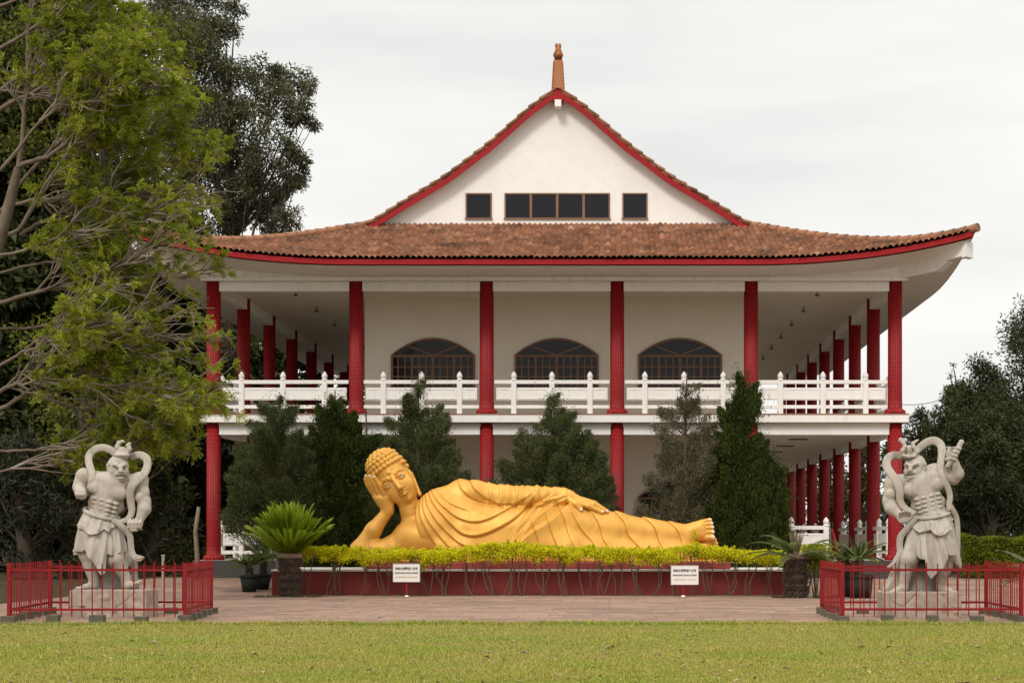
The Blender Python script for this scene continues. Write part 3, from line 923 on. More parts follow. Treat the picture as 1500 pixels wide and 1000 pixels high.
EDGES = [  # (points, step height, decay length) raised on the left of the direction of travel, fading away from the line
    ([Z6(*p) for p in ((450, 362), (445, 420), (447, 480), (458, 540), (480, 600), (500, 660))], 2.6, 12),
    ([Z6(*p) for p in ((470, 365), (468, 420), (485, 490), (520, 560), (570, 640))], 2.0, 7),
    ([Z6(*p) for p in ((487, 360), (492, 420), (520, 490), (570, 560), (640, 640))], 2.2, 7),
    ([Z6(*p) for p in ((503, 355), (520, 410), (560, 480), (620, 550), (700, 620), (760, 650))], 2.4, 8),
    ([Z6(*p) for p in ((527, 345), (550, 395), (600, 455), (660, 520), (720, 570), (790, 585), (860, 570), (950, 530), (1040, 470), (1100, 400))], 3.0, 13),
    ([Z6(*p) for p in ((546, 335), (580, 385), (630, 430), (690, 475), (760, 500), (830, 500), (900, 475), (980, 430), (1060, 380))], 2.6, 11),
    ([Z6(*p) for p in ((575, 325), (610, 365), (660, 400), (720, 425))], 1.8, 9),
    ([Z6(*p) for p in ((1195, 372), (1120, 425), (1060, 500), (1020, 560), (990, 640))], 2.0, 9),
    ([Z6(*p) for p in ((1230, 395), (1160, 455), (1100, 530), (1060, 590), (1040, 640))], 2.0, 9),
    ([Z6(*p) for p in ((1180, 395), (1130, 405), (1100, 425))], 1.6, 6),
    ([Z7(*p) for p in ((225, 378), (150, 440), (80, 500), (0, 548), (-60, 600))][::-1], -4.5, 26),
    ([Z7(*p) for p in ((190, 362), (110, 400), (30, 460), (-40, 530))], 1.8, 8),
    ([Z7(*p) for p in ((140, 352), (60, 378), (-20, 430))], 1.8, 8),
    ([Z7(*p) for p in ((20, 540), (38, 590), (45, 640), (50, 700))], 1.9, 10),
    ([Z7(*p) for p in ((95, 490), (118, 560), (150, 640), (165, 700))], 2.0, 11),
    ([Z7(*p) for p in ((165, 430), (190, 490), (210, 560), (245, 640), (270, 700))], 2.2, 12),
    ([Z7(*p) for p in ((215, 400), (240, 460), (285, 540), (350, 615), (400, 700))], 2.2, 12),
    ([Z7(*p) for p in ((330, 425), (370, 480), (395, 540), (405, 590), (445, 650), (480, 720))], 2.5, 14),
    ([Z7(*p) for p in ((485, 445), (530, 500), (545, 550), (562, 585), (620, 645), (660, 700))], 2.7, 15),
    ([Z7(*p) for p in ((635, 465), (690, 510), (715, 560), (727, 605), (760, 660), (780, 700))], 2.7, 15),
    ([Z7(*p) for p in ((795, 500), (838, 550), (862, 620), (880, 680))], 2.6, 12),
    ([Z6(*p) for p in ((762, 262), (790, 310), (845, 360), (915, 392))], 1.8, 10),
    ([Z6(*p) for p in ((690, 262), (720, 320), (790, 372), (880, 396), (1000, 398))], 1.6, 8),
] + [([Z6(x, 268), Z6(x + 10, 320), Z6(x + 4, 365), Z6(x - 10, 400)], 1.5, 6) for x in (862, 925, 972, 1018, 1052, 1085, 1140, 1186)] \
  + [([Z7(x, 272), Z7(x + 8, 310), Z7(x + 2, 352)], 1.3, 6) for x in (12, 58, 118)]
def make_robe():
    s = Sculpt((B(585, 0)[0], R(-62), -0.03), (B(1020, 0)[0], R(58), B(0, 695)[2]), 0.021)
    K = R(9)
    s.ell(B(668, 768, -2), (R(52), R(42), R(54)), K)
    s.ell(B(640, 770, 0), (R(44), R(40), R(44)), K)
    s.cap(B(700, 775, 0), B(800, 782, 0), R(46), R(42), K)
    s.cap(B(800, 775, 0), B(880, 783, 2), R(40), R(31), K)
    s.cap(B(835, 768, 4), B(900, 777, 6), R(30), R(24), K)
    s.cap(B(900, 777, 6), B(1004, 786, 4), R(24), R(17), K)
    s.cap(B(660, 806, 22), B(830, 806, 26), R(22), R(24), R(14))
    s.cap(B(830, 806, 24), B(1000, 812, 14), R(24), R(16), R(12))
    s.cap(B(700, 822, 36), B(880, 826, 34), R(12), R(12), R(14)); s.cap(B(880, 826, 34), B(1002, 826, 18), R(12), R(8), R(14))
    # upper arm and sleeve
    s.chain([B(676, 722, 4), B(700, 722, 14), B(738, 727, 18), B(785, 729, 18), B(826, 726.5, 18)], [R(18.5), R(16), R(14), R(13.6), R(11)], R(5))
    s.cap(B(640, 742, 6), B(676, 724, 2), R(20), R(18), K)
    # drapery
    xs, zs = s.ax[0].astype(float), s.ax[2].astype(float)
    X, Z = np.meshgrid(xs / BS + VPX, bcy - zs / BS, indexing='ij')
    D = np.zeros(X.shape)
    for P, h, L in EDGES:
        P = smooth_line(P, 4)
        un, sg = seg_dist(X, -Z, [(p[0], -p[1]) for p in P])
        sg = np.where(h > 0, sg, -sg)
        e = abs(h)
        t = np.clip((sg + 1.9) / 3.8, 0, 1); st = t * t * (3 - 2 * t)
        prof = st * np.exp(-np.maximum(sg, 0) / L) - 0.22 * (1 - st) * np.exp(np.minimum(sg, 0) / 3.5)
        # fade beyond the ends of the line
        prof *= np.exp(-np.maximum(un - np.abs(sg), 0) / 2.0)
        D += 1.45 * e * prof * np.exp(-np.maximum(un - 45, 0) / 6)
    rng = np.random.RandomState(3)
    D += 0.25 * np.sin(X * 0.21 + Z * 0.09 + 1.3) * np.sin(Z * 0.17 - X * 0.05)
    front = np.clip((0.15 - s.ax[1]) / 0.45, 0, 1)[None, :, None]
    s.d -= (D * BS)[:, None, :] * front
    # flat underside, neck opening
    s.d = np.maximum(s.d, -(s.ax[2][None, None, :] - 0.002))
    cut = [Z6(*p) for p in ((452, 300), (450, 362), (445, 420), (447, 480), (458, 540), (480, 600), (510, 760))]
    un, sg = seg_dist(X, -Z, [(p[0], -p[1]) for p in cut])
    s.d = np.maximum(s.d, (-(sg) * BS).astype(np.float32)[:, None, :])
    return s.build('robe', M['gold'], buddha)
def make_body():
    s = Sculpt((B(515, 0)[0], R(-48), -0.02), (B(640, 0)[0], R(52), B(0, 655)[2]), 0.0165)
    K = R(6)
    # neck, bare shoulder, propping arm
    s.cap(B(597, 735, 0), B(611, 772, -2), R(15), R(20), K)
    s.ell(B(620, 790, 0), (R(46), R(36), R(34)), K)
    s.cap(B(580, 802, 4), B(630, 790, 0), R(20), R(34), K)
    s.cap(B(527, 806, 10), B(590, 806, 6), R(13), R(19), K)
    s.cap(B(527, 806, 10), B(548, 777, 8), R(12.5), R(11.5), K); s.cap(B(548, 777, 8), B(569, 749, 5), R(11.5), R(8), K)
    for q in (746, 755):                             # neck creases
        x0 = 597 + (q - 735) * .38; r0 = 15 + (q - 735) * .135
        s.chain([B(x0 + r0 * math.sin(a), q + 5 - 5 * math.sin(a) - 3.5 * math.cos(a), r0 * math.cos(a) + .6) for a in np.linspace(-1.5, 1.4, 12)], [R(.75)] * 12, R(1.2), 's')
    # head frame
    c0 = np.array(B(601, 737, 0)); U = np.array((-.58, 0, .81)); Lr = np.array((.81, 0, .58)); Fw = np.array((0, -1, 0))
    def H(a, l, f): return tuple(c0 + (U * a + Lr * l + Fw * f) * BS)
    Mx = (U, Lr, Fw)
    def he(a, l, f, ra, rl, rf, k=3, op='u'): s.ell(H(a, l, f), (R(ra), R(rl), R(rf)), R(k), op, Mx)
    he(52, 0, -4, 34, 24.5, 28, 4); he(32, 1.2, 2, 29, 22.5, 21.5, 6); he(12, 1.5, 8, 11.5, 15.5, 12, 7)
    he(24, -11, 12, 11, 9, 8.5, 8); he(24, 14, 12, 11, 9, 8.5, 8)
    he(6, 2, 17, 4.5, 5, 4, 5)                        # chin
    for sd in (-1, 1):
        cx = 1.5 + 11.6 * sd
        s.chain([H(41, 2 + 2.3 * sd, 23.6), H(46, 2 + 6.5 * sd, 23.4), H(47.8, 1.5 + 13 * sd, 20.6), H(44.5, 1.5 + 20 * sd, 14.6)], [R(.9), R(1.1), R(1.1), R(.7)], R(2.4))
        he(38.4, cx, 22.4, 3.4, 7.0, 5, 3.0, 's')         # socket
        he(37.6, cx, 19.4, 4.0, 6.8, 4.2, 1.2)        # eyeball with lids
        s.chain([H(37.2, cx - 6.4, 21.6), H(40.3, cx - 2, 23.9), H(40.3, cx + 2, 23.7), H(37.4, cx + 6.6, 20.2)], [R(.7), R(1.2), R(1.2), R(.7)], R(.8))
        s.chain([H(36.6, cx - 6.0, 21.6), H(34.9, cx, 23.5), H(36.8, cx + 6.2, 20.4)], [R(.6), R(.9), R(.6)], R(.8))
    s.chain([H(43, 2, 24.5), H(33, 2.6, 28), H(24.5, 3, 31)], [R(2.3), R(2.9), R(3.8)], R(3))
    he(23.4, -0.8, 27.5, 2.6, 2.8, 3.2, 1.6); he(23.4, 6.8, 27.3, 2.6, 2.8, 3.2, 1.6)
    he(19.5, 3, 26, 3.2, 1.2, 2, 1.0, 's')
    s.chain([H(17.6, -5.8, 23.0), H(18.3, 0.2, 26.4), H(17.4, 3, 26.8), H(18.3, 5.8, 26.3), H(17.8, 11.8, 22.3)], [R(.8), R(2.0), R(1.7), R(2.0), R(.8)], R(1.0))
    s.chain([H(14.8, -3.4, 23.8), H(13.4, 3, 26.4), H(14.9, 9.4, 23.2)], [R(1.1), R(2.6), R(1.1)], R(1.2))
    s.chain([H(16.8, -6.8, 23.2), H(15.9, -1, 26.8), H(15.7, 3, 27.7), H(15.9, 7, 26.6), H(17.2, 12.8, 22.2)], [R(.55)] * 5, R(.8), 's')
    he(10.2, 3, 24.6, 1.6, 5, 2, 2, 's')
    he(51.5, 2, 23.6, 2.6, 2.6, 2.6, 0.8)             # forehead dot
    # ear with a long lobe
    s.chain([H(44, 23, -3), H(34, 24.5, -4), H(24, 23, -4), H(12, 20.5, -2), H(2, 18.5, 0)], [R(3.5), R(3.8), R(3.2), R(2.8), R(3.2)], R(1.6))
    # propping hand: palm against the cheek, fingers up beside the temple
    s.cap(B(569, 747, 6), B(559, 731, 9), R(8.2), R(8.6), R(5)); s.cap(B(571, 741, 7), B(566, 731, 11), R(6.5), R(6), R(4))
    s.cap(B(559, 738, 3), B(551, 727, 6), R(6), R(5.4), R(4))
    FG = [([(564, 725, 14), (559, 712, 19), (551.5, 700, 20)], 4.3), ([(557.5, 725, 12), (551.5, 711, 16), (544.5, 698.5, 17)], 4.3),
          ([(551, 724, 8), (544.5, 710, 11), (538.5, 698.5, 12)], 4.2), ([(546.5, 722, 4), (539.5, 711, 6), (536, 702, 7)], 3.7)]
    for P, r in FG:
        s.chain([B(*p) for p in P], [R(r), R(r * 0.92), R(r * 0.72)], R(0.9))
    s.chain([B(571, 737, 2), B(580, 728, 0), B(583, 719, 2)], [R(5), R(4.4), R(3.6)], R(1.5))
    for P in ([(560.5, 722, 21), (555.3, 709, 24)], [(554, 721, 18), (548, 708, 21)], [(548, 720, 13), (541.5, 708, 16)]):
        pass
    s.d = np.maximum(s.d, -(s.ax[2][None, None, :] - 0.002))
    o = s.build('body', M['gold'], buddha)
    # painted eyes
    for sd in (-1, 1):
        cx = 1.5 + 11.6 * sd
        m = MB(); b = Vector(H(37.5, cx + 0.6, 21.9))
        n_ = 14; ring = []
        for kk, (ra, rl, df) in enumerate(((1.6, 4.3, 0.0), (1.1, 3.0, 0.7), (0.5, 1.2, 1.0))):
            for i in range(n_):
                a = 2 * PI * i / n_
                m.v.append(tuple(b + Vector(U) * (math.cos(a) * ra * BS) + Vector(Lr) * (math.sin(a) * rl * BS) + Vector(Fw) * ((0.9 + df) * BS)))
        for kk in range(2):
            for i in range(n_):
                j = (i + 1) % n_; m.face([kk * n_ + i, kk * n_ + j, (kk + 1) * n_ + j, (kk + 1) * n_ + i], None, True)
        m.face([2 * n_ + i for i in range(n_)])
        e = m.build('eye', pm('blue_grey_eye_paint', (0.25, 0.36, 0.42), 0.3, 0.2, 30, 0), buddha); bm_fix(e)
    # curled hair
    h = Sculpt((B(528, 0)[0], R(-40), B(0, 735)[2]), (B(605, 0)[0], R(34), B(0, 650)[2]), 0.0165)
    def hh(a, l, f, ra, rl, rf, k=3): h.ell(H(a, l, f), (R(ra), R(rl), R(rf)), R(k), 'u', Mx)
    hh(55, 0, -6, 34, 26, 28.5, 2); hh(74, -1, -4, 16, 20, 21, 6)
    # keep only the cap above the hairline
    x = h.ax[0][:, None, None]; y = h.ax[1][None, :, None]; z = h.ax[2][None, None, :]
    rel = [x - c0[0], y - c0[1], z - c0[2]]
    av = (rel[0] * U[0] + rel[1] * U[1] + rel[2] * U[2]) / BS; lv = (rel[0] * Lr[0] + rel[1] * Lr[1] + rel[2] * Lr[2]) / BS; fv = -rel[1] / BS
    line = 58.5 - 0.012 * (lv - 1.5) ** 2 - np.clip(8 - fv, 0, 40) * 0.75
    h.d = np.maximum(h.d, ((line - av) * BS * 0.9).astype(np.float32))
    CE = np.array((54, 0, -6.0)); RR = np.array((35.5, 27, 29.5))
    def hl(l, f): return 60.8 - 0.012 * (l - 1.5) ** 2 - max(0, 8 - f) * 0.75
    for i in range(13):
        th = 0.02 + i * 0.215; nn = max(1, int(round(2 * PI * math.sin(th) * 29 / 7.1)))
        for j in range(nn):
            ph = 2 * PI * (j + 0.5 * (i % 2)) / nn
            dd = np.array((math.cos(th), math.sin(th) * math.cos(ph), math.sin(th) * math.sin(ph)))
            p = CE + dd * RR
            if p[0] > 70: p[1:] = CE[1:] + (p[1:] - CE[1:]) * (1 + .16 * min(1, (p[0] - 70) / 10))
            if p[0] < hl(p[1], p[2]) or p[2] < -32: continue
            h.ell(H(*p), (R(4.0),) * 3, R(0.6))
    h.build('hair', M['gold'], buddha)
    # hairline band
    # nails of the propping hand
    for P, r in FG[:3]:
        a, b = np.array(B(*P[-2])), np.array(B(*P[-1])); dd = (b - a) / np.linalg.norm(b - a)
        c = b + dd * R(0.6) + np.array((-.2, -1, 0.0)) * R(r * 0.52)
        n_ = Sculpt(c - R(5), c + R(5), 0.008); n_.ell(c, (R(1.7), R(1.2), R(2.4)), 0, 'u'); n_.build('fingernail', M['nail'], buddha)
    return o
def make_hand_feet():
    s = Sculpt((B(815, 0)[0], R(-44), B(0, 765)[2]), (B(900, 0)[0], R(6), B(0, 700)[2]), 0.0155)
    s.cap(B(818, 725, 18), B(833, 728, 19), R(9.4), R(8.6), R(4)); s.cap(B(833, 728, 19), B(848, 735, 20), R(9), R(7.5), R(5))
    FH = [([(845, 737, 27), (862, 742.5, 29), (882, 751.5, 26)], 4.4), ([(849, 734, 23), (870, 740, 25), (889, 750.5, 21)], 4.4),
          ([(851, 732, 17), (871, 738, 18), (888, 748.5, 14)], 4.2), ([(850, 731, 11), (866, 737, 11), (880, 746, 7)], 3.8)]
    for P, r in FH: s.chain([B(*p) for p in P], [R(r), R(r * .9), R(r * .7)], R(1.3))
    TH = [(834, 733, 25), (843.5, 739.5, 30), (851.5, 747.5, 31.5)]
    s.chain([B(*p) for p in TH], [R(5.2), R(4.4), R(3.4)], R(2.5))
    s.build('hand', M['gold'], buddha)
    def nail(P, r, off, sz):
        c = np.array(B(*P)) + np.array(off) * R(r)
        n_ = Sculpt(c - R(6), c + R(6), 0.008); n_.ell(c, tuple(R(v) for v in sz), 0); n_.build('fingernail', M['nail'], buddha)
    nail(FH[0][0][-1], 4.4 * .7, (0.15, -.62, .45), (2.9, 1.4, 1.9)); nail(FH[1][0][-1], 4.4 * .7, (0.2, -.62, .45), (2.9, 1.4, 1.7))
    nail(TH[-1], 3.4, (0.1, -.75, .1), (2.4, 1.3, 2.6))
    # feet, one on the other
    for (dx, dy, df, up) in ((0, 0, 0, 0), (7.5, 29, -6, 1)):
        f = Sculpt((B(990, 0)[0], R(-50), -0.02), (B(1062, 0)[0], R(32), B(0, 752)[2]), 0.0145)
        def q(x, y, z=0): return B(x + dx, y + dy, z + df)
        f.cap(q(990, 784, 5), q(1008, 781, 6), R(14.5), R(12), R(5))
        f.ell(q(1010, 786, -3), (R(11), R(16), R(11)), R(5))
        f.cap(q(1008, 779, 8), q(1027, 769, 13), R(10), R(7.5), R(7)); f.cap(q(1008, 783, 8), q(1028, 784, 14), R(10), R(8.5), R(7))
        f.cap(q(1018, 776, 10), q(1028, 776, 13), R(9), R(8), R(6))
        toes = [((1027, 764.5, 14), (1039, 762, 17), 3.0), ((1028, 769, 15), (1041, 767.2, 18.5), 3.0), ((1028, 774.5, 16), (1042, 773, 19.5), 3.15), ((1028, 780, 16), (1042.5, 779.6, 20), 3.4), ((1026, 788, 15), (1041.5, 787.8, 20.5), 4.9)]
        for a, b, r in toes: f.cap(q(*a), q(*b), R(r * 0.92), R(r), R(0.9))
        f.d = np.maximum(f.d, -(f.ax[2][None, None, :] - 0.002))
        f.build('foot', M['gold'], buddha)
        for a, b, r in toes[(3 if up else 0):]:
            c = np.array(q(b[0] + r * 0.15, b[1] - 0.1 * r, b[2] + r * 0.72))
            n_ = Sculpt(c - R(6), c + R(6), 0.008); n_.ell(c, (R(r * .72), R(1.2), R(r * .66)), 0); n_.build('toenail', M['nail'], buddha)
make_robe(); make_body(); make_hand_feet()
m = MB(); m.box((533 - VPX) * BS + .12, (1060 - VPX) * BS, -0.62, 0.9, 0.0, 0.045); m.build('plinth_slab', M['gold'], buddha, 0.015)
# ------------------------------------------------------------------ the two stone guardians
def stone_mat(name, a, b, warm):
    t = NT(name); v = t.coord('Object')
    n = t.noise(v, 2.2, 8, 0.7); c = t.ramp(n, [(0.3, a), (0.7, b)])
    n2 = t.noise(t.coord('Object', (1, 1, 0.35)), 3.5, 5, 0.6); c = t.mix(t.ramp(n2, [(0.5, 0.0), (0.72, 0.6)]), c, warm)
    n4 = t.noise(t.coord('Object', (2.2, 2.2, 0.5)), 3.0, 7, 0.7); c = t.mix(t.ramp(n4, [(0.52, 0.0), (0.68, 0.6)]), c, sc3(a, 0.5))
    n3 = t.noise(v, 70, 3, 0.7); c = t.mix(t.ramp(n3, [(0.35, 0.35), (0.6, 0.0)]), c, sc3(a, 0.55))
    t.bump(n3, 0.35, 0.008)
    return t.set(0.9, 0, 0.2, c)
M['stone'] = stone_mat('pale_carved_granite', (0.35, 0.315, 0.27), (0.54, 0.495, 0.435), (0.43, 0.32, 0.235))
M['rock'] = stone_mat('rough_granite', (0.29, 0.235, 0.19), (0.44, 0.37, 0.30), (0.38, 0.26, 0.18))
M['rockgrey'] = stone_mat('grey_rock', (0.24, 0.215, 0.19), (0.34, 0.31, 0.275), (0.30, 0.24, 0.19))
GS = 0.01225
HEMD = 6

class G:
    """guardian helper: photo pixels (x, y) and f towards the camera -> local metres"""
    def __init__(s, cx, by): s.cx, s.by = cx, by
    def __call__(s, x, y, f=0.0): return ((x - s.cx) * GS, -f * GS, (s.by - y) * GS)
def r_(v): return v * GS

def skirt(name, g, rings, hem, folds, amp, twist, mat, parent, seed, thick=3.0, nseg=240, nt=30, wave=0.0, tilt=0.0, sag=0.0):
    """draped cloth: rings = [(t, cx, y, f, rx, rf)], hem(a) -> photo y of the lower edge at angle a (a=-90 faces the camera)"""
    rng = np.random.RandomState(seed)
    ph = rng.uniform(0, 2 * PI, 6); T = [r[0] for r in rings]
    V = []; n = nseg
    def shape(layer):
        for j in range(nt + 1):
            t = j / nt
            for i in range(n):
                a = 2 * PI * i / n; ca, sa = math.cos(a), math.sin(a)
                cx, y0, f0, rx, rf = (float(np.interp(t, T, [r[k] for r in rings])) for k in (1, 2, 3, 4, 5))
                yw = rings[0][2] + tilt * ca - sag * sa; yh = hem(ca, sa)
                y = yw + (yh + HEMD * (1 if len(folds) and folds[0] == 5 else 0) - yw) * t
                # centre follows the height
                tt = np.clip((y - yw) / max(1e-6, rings[-1][2] - yw), 0, 1)
                cx, f0, rx, rf = (float(np.interp(tt, T, [r[k] for r in rings])) for k in (1, 3, 4, 5))
                A = amp * (0.15 + 0.85 * tt)
                w = 0
                for q, k in enumerate(folds):
                    s_ = math.sin(k * a + ph[q] + twist * tt * (1 + 0.2 * q))
                    w += (1 - abs(s_)) ** 1.4 / (1 + 0.5 * q)
                w = (w - 0.6) * A
                fl = wave * math.sin(9 * a + ph[0]) * max(0, t - 0.8) * 5
                rr = 1.0
                dr = w + fl - (thick if layer else 0)
                V.append(g(cx + (rx + dr) * ca, y, f0 - (rf + dr) * sa))
    shape(0); shape(1)
    m = MB(); m.v = V; N = (nt + 1) * n
    for L in (0, 1):
        for j in range(nt):
            for i in range(n):
                k = (i + 1) % n; b = L * N
                q = [b + j * n + i, b + j * n + k, b + (j + 1) * n + k, b + (j + 1) * n + i]
                m.face(q if not L else q[::-1], None, True)
    for i in range(n):
        k = (i + 1) % n
        m.face([nt * n + i, nt * n + k, N + nt * n + k, N + nt * n + i], None, True)
        m.face([i, N + i, N + k, k], None, True)
    o = m.build(name, mat, parent); bm_fix(o); return o

def rock_block(name, g, x0, x1, ytop, ybot, f0, f1, mat, seed, label, cuts, loc):
    """rough hewn block sculpted as a distance field"""
    s = Sculpt(g(x0 - 4, ybot + 2, f0 + 4), g(x1 + 4, ytop - 4, f1 - 4), 0.014)
    lo, hi = np.array(g(x0, ybot, f0)), np.array(g(x1, ytop, f1)); c, h = (lo + hi) / 2, (hi - lo) / 2
    x, y, z = s.ax[0][:, None, None] - c[0], s.ax[1][None, :, None] - c[1], s.ax[2][None, None, :] - c[2]
    e = 0.03
    q = [np.abs(x) - h[0] + e, np.abs(y) - h[1] + e, np.abs(z) - h[2] + e]
    s.d = (np.sqrt(np.maximum(q[0], 0) ** 2 + np.maximum(q[1], 0) ** 2 + np.maximum(q[2], 0) ** 2) + np.minimum(np.maximum(np.maximum(q[0], q[1]), q[2]), 0) - e).astype(np.float32)
    rng = np.random.RandomState(seed)
    for _ in range(34):
        p = rng.uniform(-1, 1, 3) * h; a = rng.randint(3); p[a] = h[a] * rng.choice([-1, 1]) * 1.02
        s.ell(p + c, rng.uniform(0.03, 0.10, 3) * (1, 1, .8) * np.where(np.arange(3) == a, 0.32, 1), 0.03, rng.choice(['u', 's', 's']))
    for P, r in cuts:
        s.chain([g(*p) for p in P], [r_(r)] * len(P), r_(1.0), 's')
    w = 0.006 * np.sin(19 * x + 7 * z) * np.sin(23 * z + 5 * y) * np.sin(17 * y + 3 * x)
    s.d += w.astype(np.float32)
    o = s.build(name, mat); o.location = loc
    return tag(o, label, 'pedestal')

def toes(s, g, P, n, dx, dy, r, df=0):
    for i in range(n):
        t = i / (n - 1)
        s.cap(g(P[0] + dx[0] * t, P[1] + dy[0] * t, P[2] + df * t), g(P[0] + dx[0] * t + dx[1], P[1] + dy[0] * t + dy[1], P[2] + df * t + 4), r_(r * (1.25 if i == 0 else 1 - 0.12 * i)), r_(r * (1.2 if i == 0 else 0.95 - 0.12 * i)), r_(0.7))

def guardian_left():
    g = G(165, 864); d = 31.0
    L = W(165, 864, d); loc = (L[0], d, 0.53)
    root = thing('guardian_statue', loc, 'pale stone muscular guardian with flame topknot and clenched fist held low at its side', 'statue', 'stone guardians inside red fences')
    s = Sculpt(g(100, 868, 44), g(226, 660, -34), 0.0125)
    K = r_(5)
    C = lambda P, Rr, k=4, op='u': s.chain([g(*p) for p in P], [r_(v) for v in Rr], r_(k), op)
    E = lambda c, rr, k=4, op='u', M=None: s.ell(g(*c), (r_(rr[0]), r_(rr[2]), r_(rr[1])), r_(k), op, M)   # radii x, up, depth
    tilt = math.radians(-13)
    Mt = [(math.cos(tilt), 0, math.sin(tilt)), (0, 1, 0), (-math.sin(tilt), 0, math.cos(tilt))]
    # torso
    E((161, 714, 0), (29, 21, 17), 6, 'u', Mt)
    C([(158, 722, 0), (151, 746, 1)], [20, 18.5], 6); E((148, 759, 0), (25, 19, 20.5), 5)
    C([(140, 735, 0), (172, 742, 0)], [11, 10], 6)
    E((161, 706, 6), (28, 13, 12), 4, 'u', Mt); E((147, 714.5, 10), (16.5, 11.5, 9), 2.0, 'u', Mt); E((173.5, 721, 10), (17, 12, 9), 2.0, 'u', Mt)
    C([(161, 706, 19), (159, 722, 21), (157, 731, 20)], [1.2, 1.5, 1.0], 2.0, 's')
    for i in range(4):                               # belly muscles, slanting
        yy = 734 + 6.3 * i
        E((154.5 - 1.0 * i, yy - 1.2, 14.7 - .55 * i), (5.4, 3.5, 7.2), .6, 'u', Mt); E((165.0 - 1.2 * i, yy + 1.6, 14.7 - .55 * i), (5.4, 3.5, 7.2), .6, 'u', Mt)
        E((144.0 - .6 * i, yy - 3.8, 12.6 - .5 * i), (5.2, 3.3, 7.0), .6, 'u', Mt); E((174.0 - 1.8 * i, yy + 4.0, 11.0 - .5 * i), (5.0, 3.3, 7.0), .6, 'u', Mt)
    E((147, 757, 14), (14, 6.5, 9), 2); E((144, 747.5, 22.5), (2.6, 1.2, 2), 1.2, 's'); C([(137, 749, 20), (144, 746, 21), (152, 750, 21)], [.6, .6, .6], 1, 's')
    E((144.5, 719.5, 18.6), (.9, .9, .9), .5); E((171, 727.5, 18.8), (.9, .9, .9), .5)
    # neck and shoulders
    C([(171, 690, 0), (169, 709, 2)], [13, 16], 5)
    C([(168, 704, -3), (127, 698, -4)], [11, 11], 6); C([(170, 705, -3), (202, 704, -4)], [11, 11], 6)
    for a in ((163, 699, 164, 712), (171, 702, 169, 714), (177, 703, 174, 713)): C([(a[0], a[1], 10), (a[2], a[3], 15.5)], [1.0, 1.5], 1.2)
    for i in range(4): C([(148 + 2 * i, 710 + 2.2 * i, 20.8), (160, 709.5 + 2.8 * i, 21.2)], [.9, .9], 1, 's'); C([(164, 709 + 2.8 * i, 21.2), (180 - i, 713 + 2.6 * i, 20.2)], [.9, .9], 1, 's')
    # viewer's left arm: elbow out, forearm thrust at the viewer, ending in a worn fist
    E((123, 697, -1), (12.5, 12.5, 12), 3); C([(122, 698, -1), (117, 711, -2)], [11.5, 10.5], 3); E((116, 707, 4), (7.5, 9, 6), 2)
    C([(116, 714, 0), (124, 722, 17)], [10, 7.5], 3); C([(124, 722, 17), (127, 725, 25)], [7.2, 7.6], 2)
    for i in range(4): C([(121.2 + 3.6 * i, 719.5, 30), (121.6 + 3.6 * i, 725, 32.4), (121.8 + 3.5 * i, 729.5, 29)], [2.3, 2.4, 2.1], .6)
    C([(118.6, 722, 26), (121.5, 726, 31.5)], [2.3, 2.1], .8)
    # viewer's right arm, clenched fist low
    E((205, 703, -2), (12.5, 13, 12), 3); C([(206, 706, -1), (210, 730, -1)], [10.5, 9.5], 3); E((206.5, 728, 6), (7.6, 8.5, 6.6), .8); E((214, 721, 1), (6, 9, 6), 1)
    C([(212, 735, 0), (213, 746, 4), (208, 760, 9)], [10, 9.5, 6.5], 3); E((215, 745, 5), (6.4, 10, 7.4), .9)
    E((203, 768, 11), (10, 8, 7.5), 3)
    for i, (x, q) in enumerate(((194.6, 2.9), (200.2, 3.0), (205.7, 2.9), (210.8, 2.6))):
        C([(x + .6, 761.8 + .4 * i, 15.5), (x, 766.6, 19.2), (x - .2, 772.5, 18.4), (x, 775.5, 14.5)], [q * .85, q, q * .95, q * .8], .7)
    C([(194, 771, 13), (199, 776.5, 17), (205, 776.5, 17)], [3.2, 3.1, 2.7], 1)
    # head turned to the viewer's right, scowling
    E((173, 682, 0), (15.2, 16.5, 16.5), 3); E((178, 692, 6), (12.5, 12.5, 11.5), 4)
    C([(181.5, 684.5, 18.5), (175, 680.5, 17.5), (168, 681, 13)], [3.1, 3.4, 1.8], 1.2); C([(181.5, 684.5, 18.5), (186.2, 680.6, 14.5), (188.6, 681.4, 10)], [3.1, 3.2, 1.7], 1.2)
    E((174.6, 685.6, 17), (4.6, 3.0, 4.2), 1.0, 's'); E((186.0, 685.4, 14), (3.8, 2.9, 4.2), 1.0, 's')
    E((174.6, 685.6, 15.2), (3.0, 2.1, 2.4), .6); E((186.0, 685.4, 12.4), (2.4, 2.0, 2.3), .6)
    C([(181.6, 684.5, 18.2), (183.2, 690, 21.2)], [2.5, 3.5], 1.1); E((180, 691.4, 19), (2.6, 2.2, 2.6), 1); E((186, 691, 18), (2.4, 2.2, 2.6), 1)
    E((170.5, 690.5, 13), (5, 4.5, 4), 2); E((187.6, 690, 9), (3.0, 4.2, 4), 2)
    C([(182.5, 694.3, 19.6), (176, 694.4, 18), (171, 697.5, 14.5)], [1.6, 1.9, 1.1], .8); C([(183, 694.3, 19.4), (187.5, 694.4, 16), (190, 697, 12)], [1.5, 1.7, 1.0], .8)
    C([(176, 698.3, 17.6), (182, 697.6, 19.3), (188, 698, 14.6)], [1.5, 1.7, 1.3], .6, 's'); C([(177.5, 700.4, 16.8), (182.5, 700.4, 18.2), (187, 700, 14.6)], [1.5, 1.9, 1.3], 1)
    E((181.5, 703.0, 13.5), (5.5, 3.2, 4), 2)
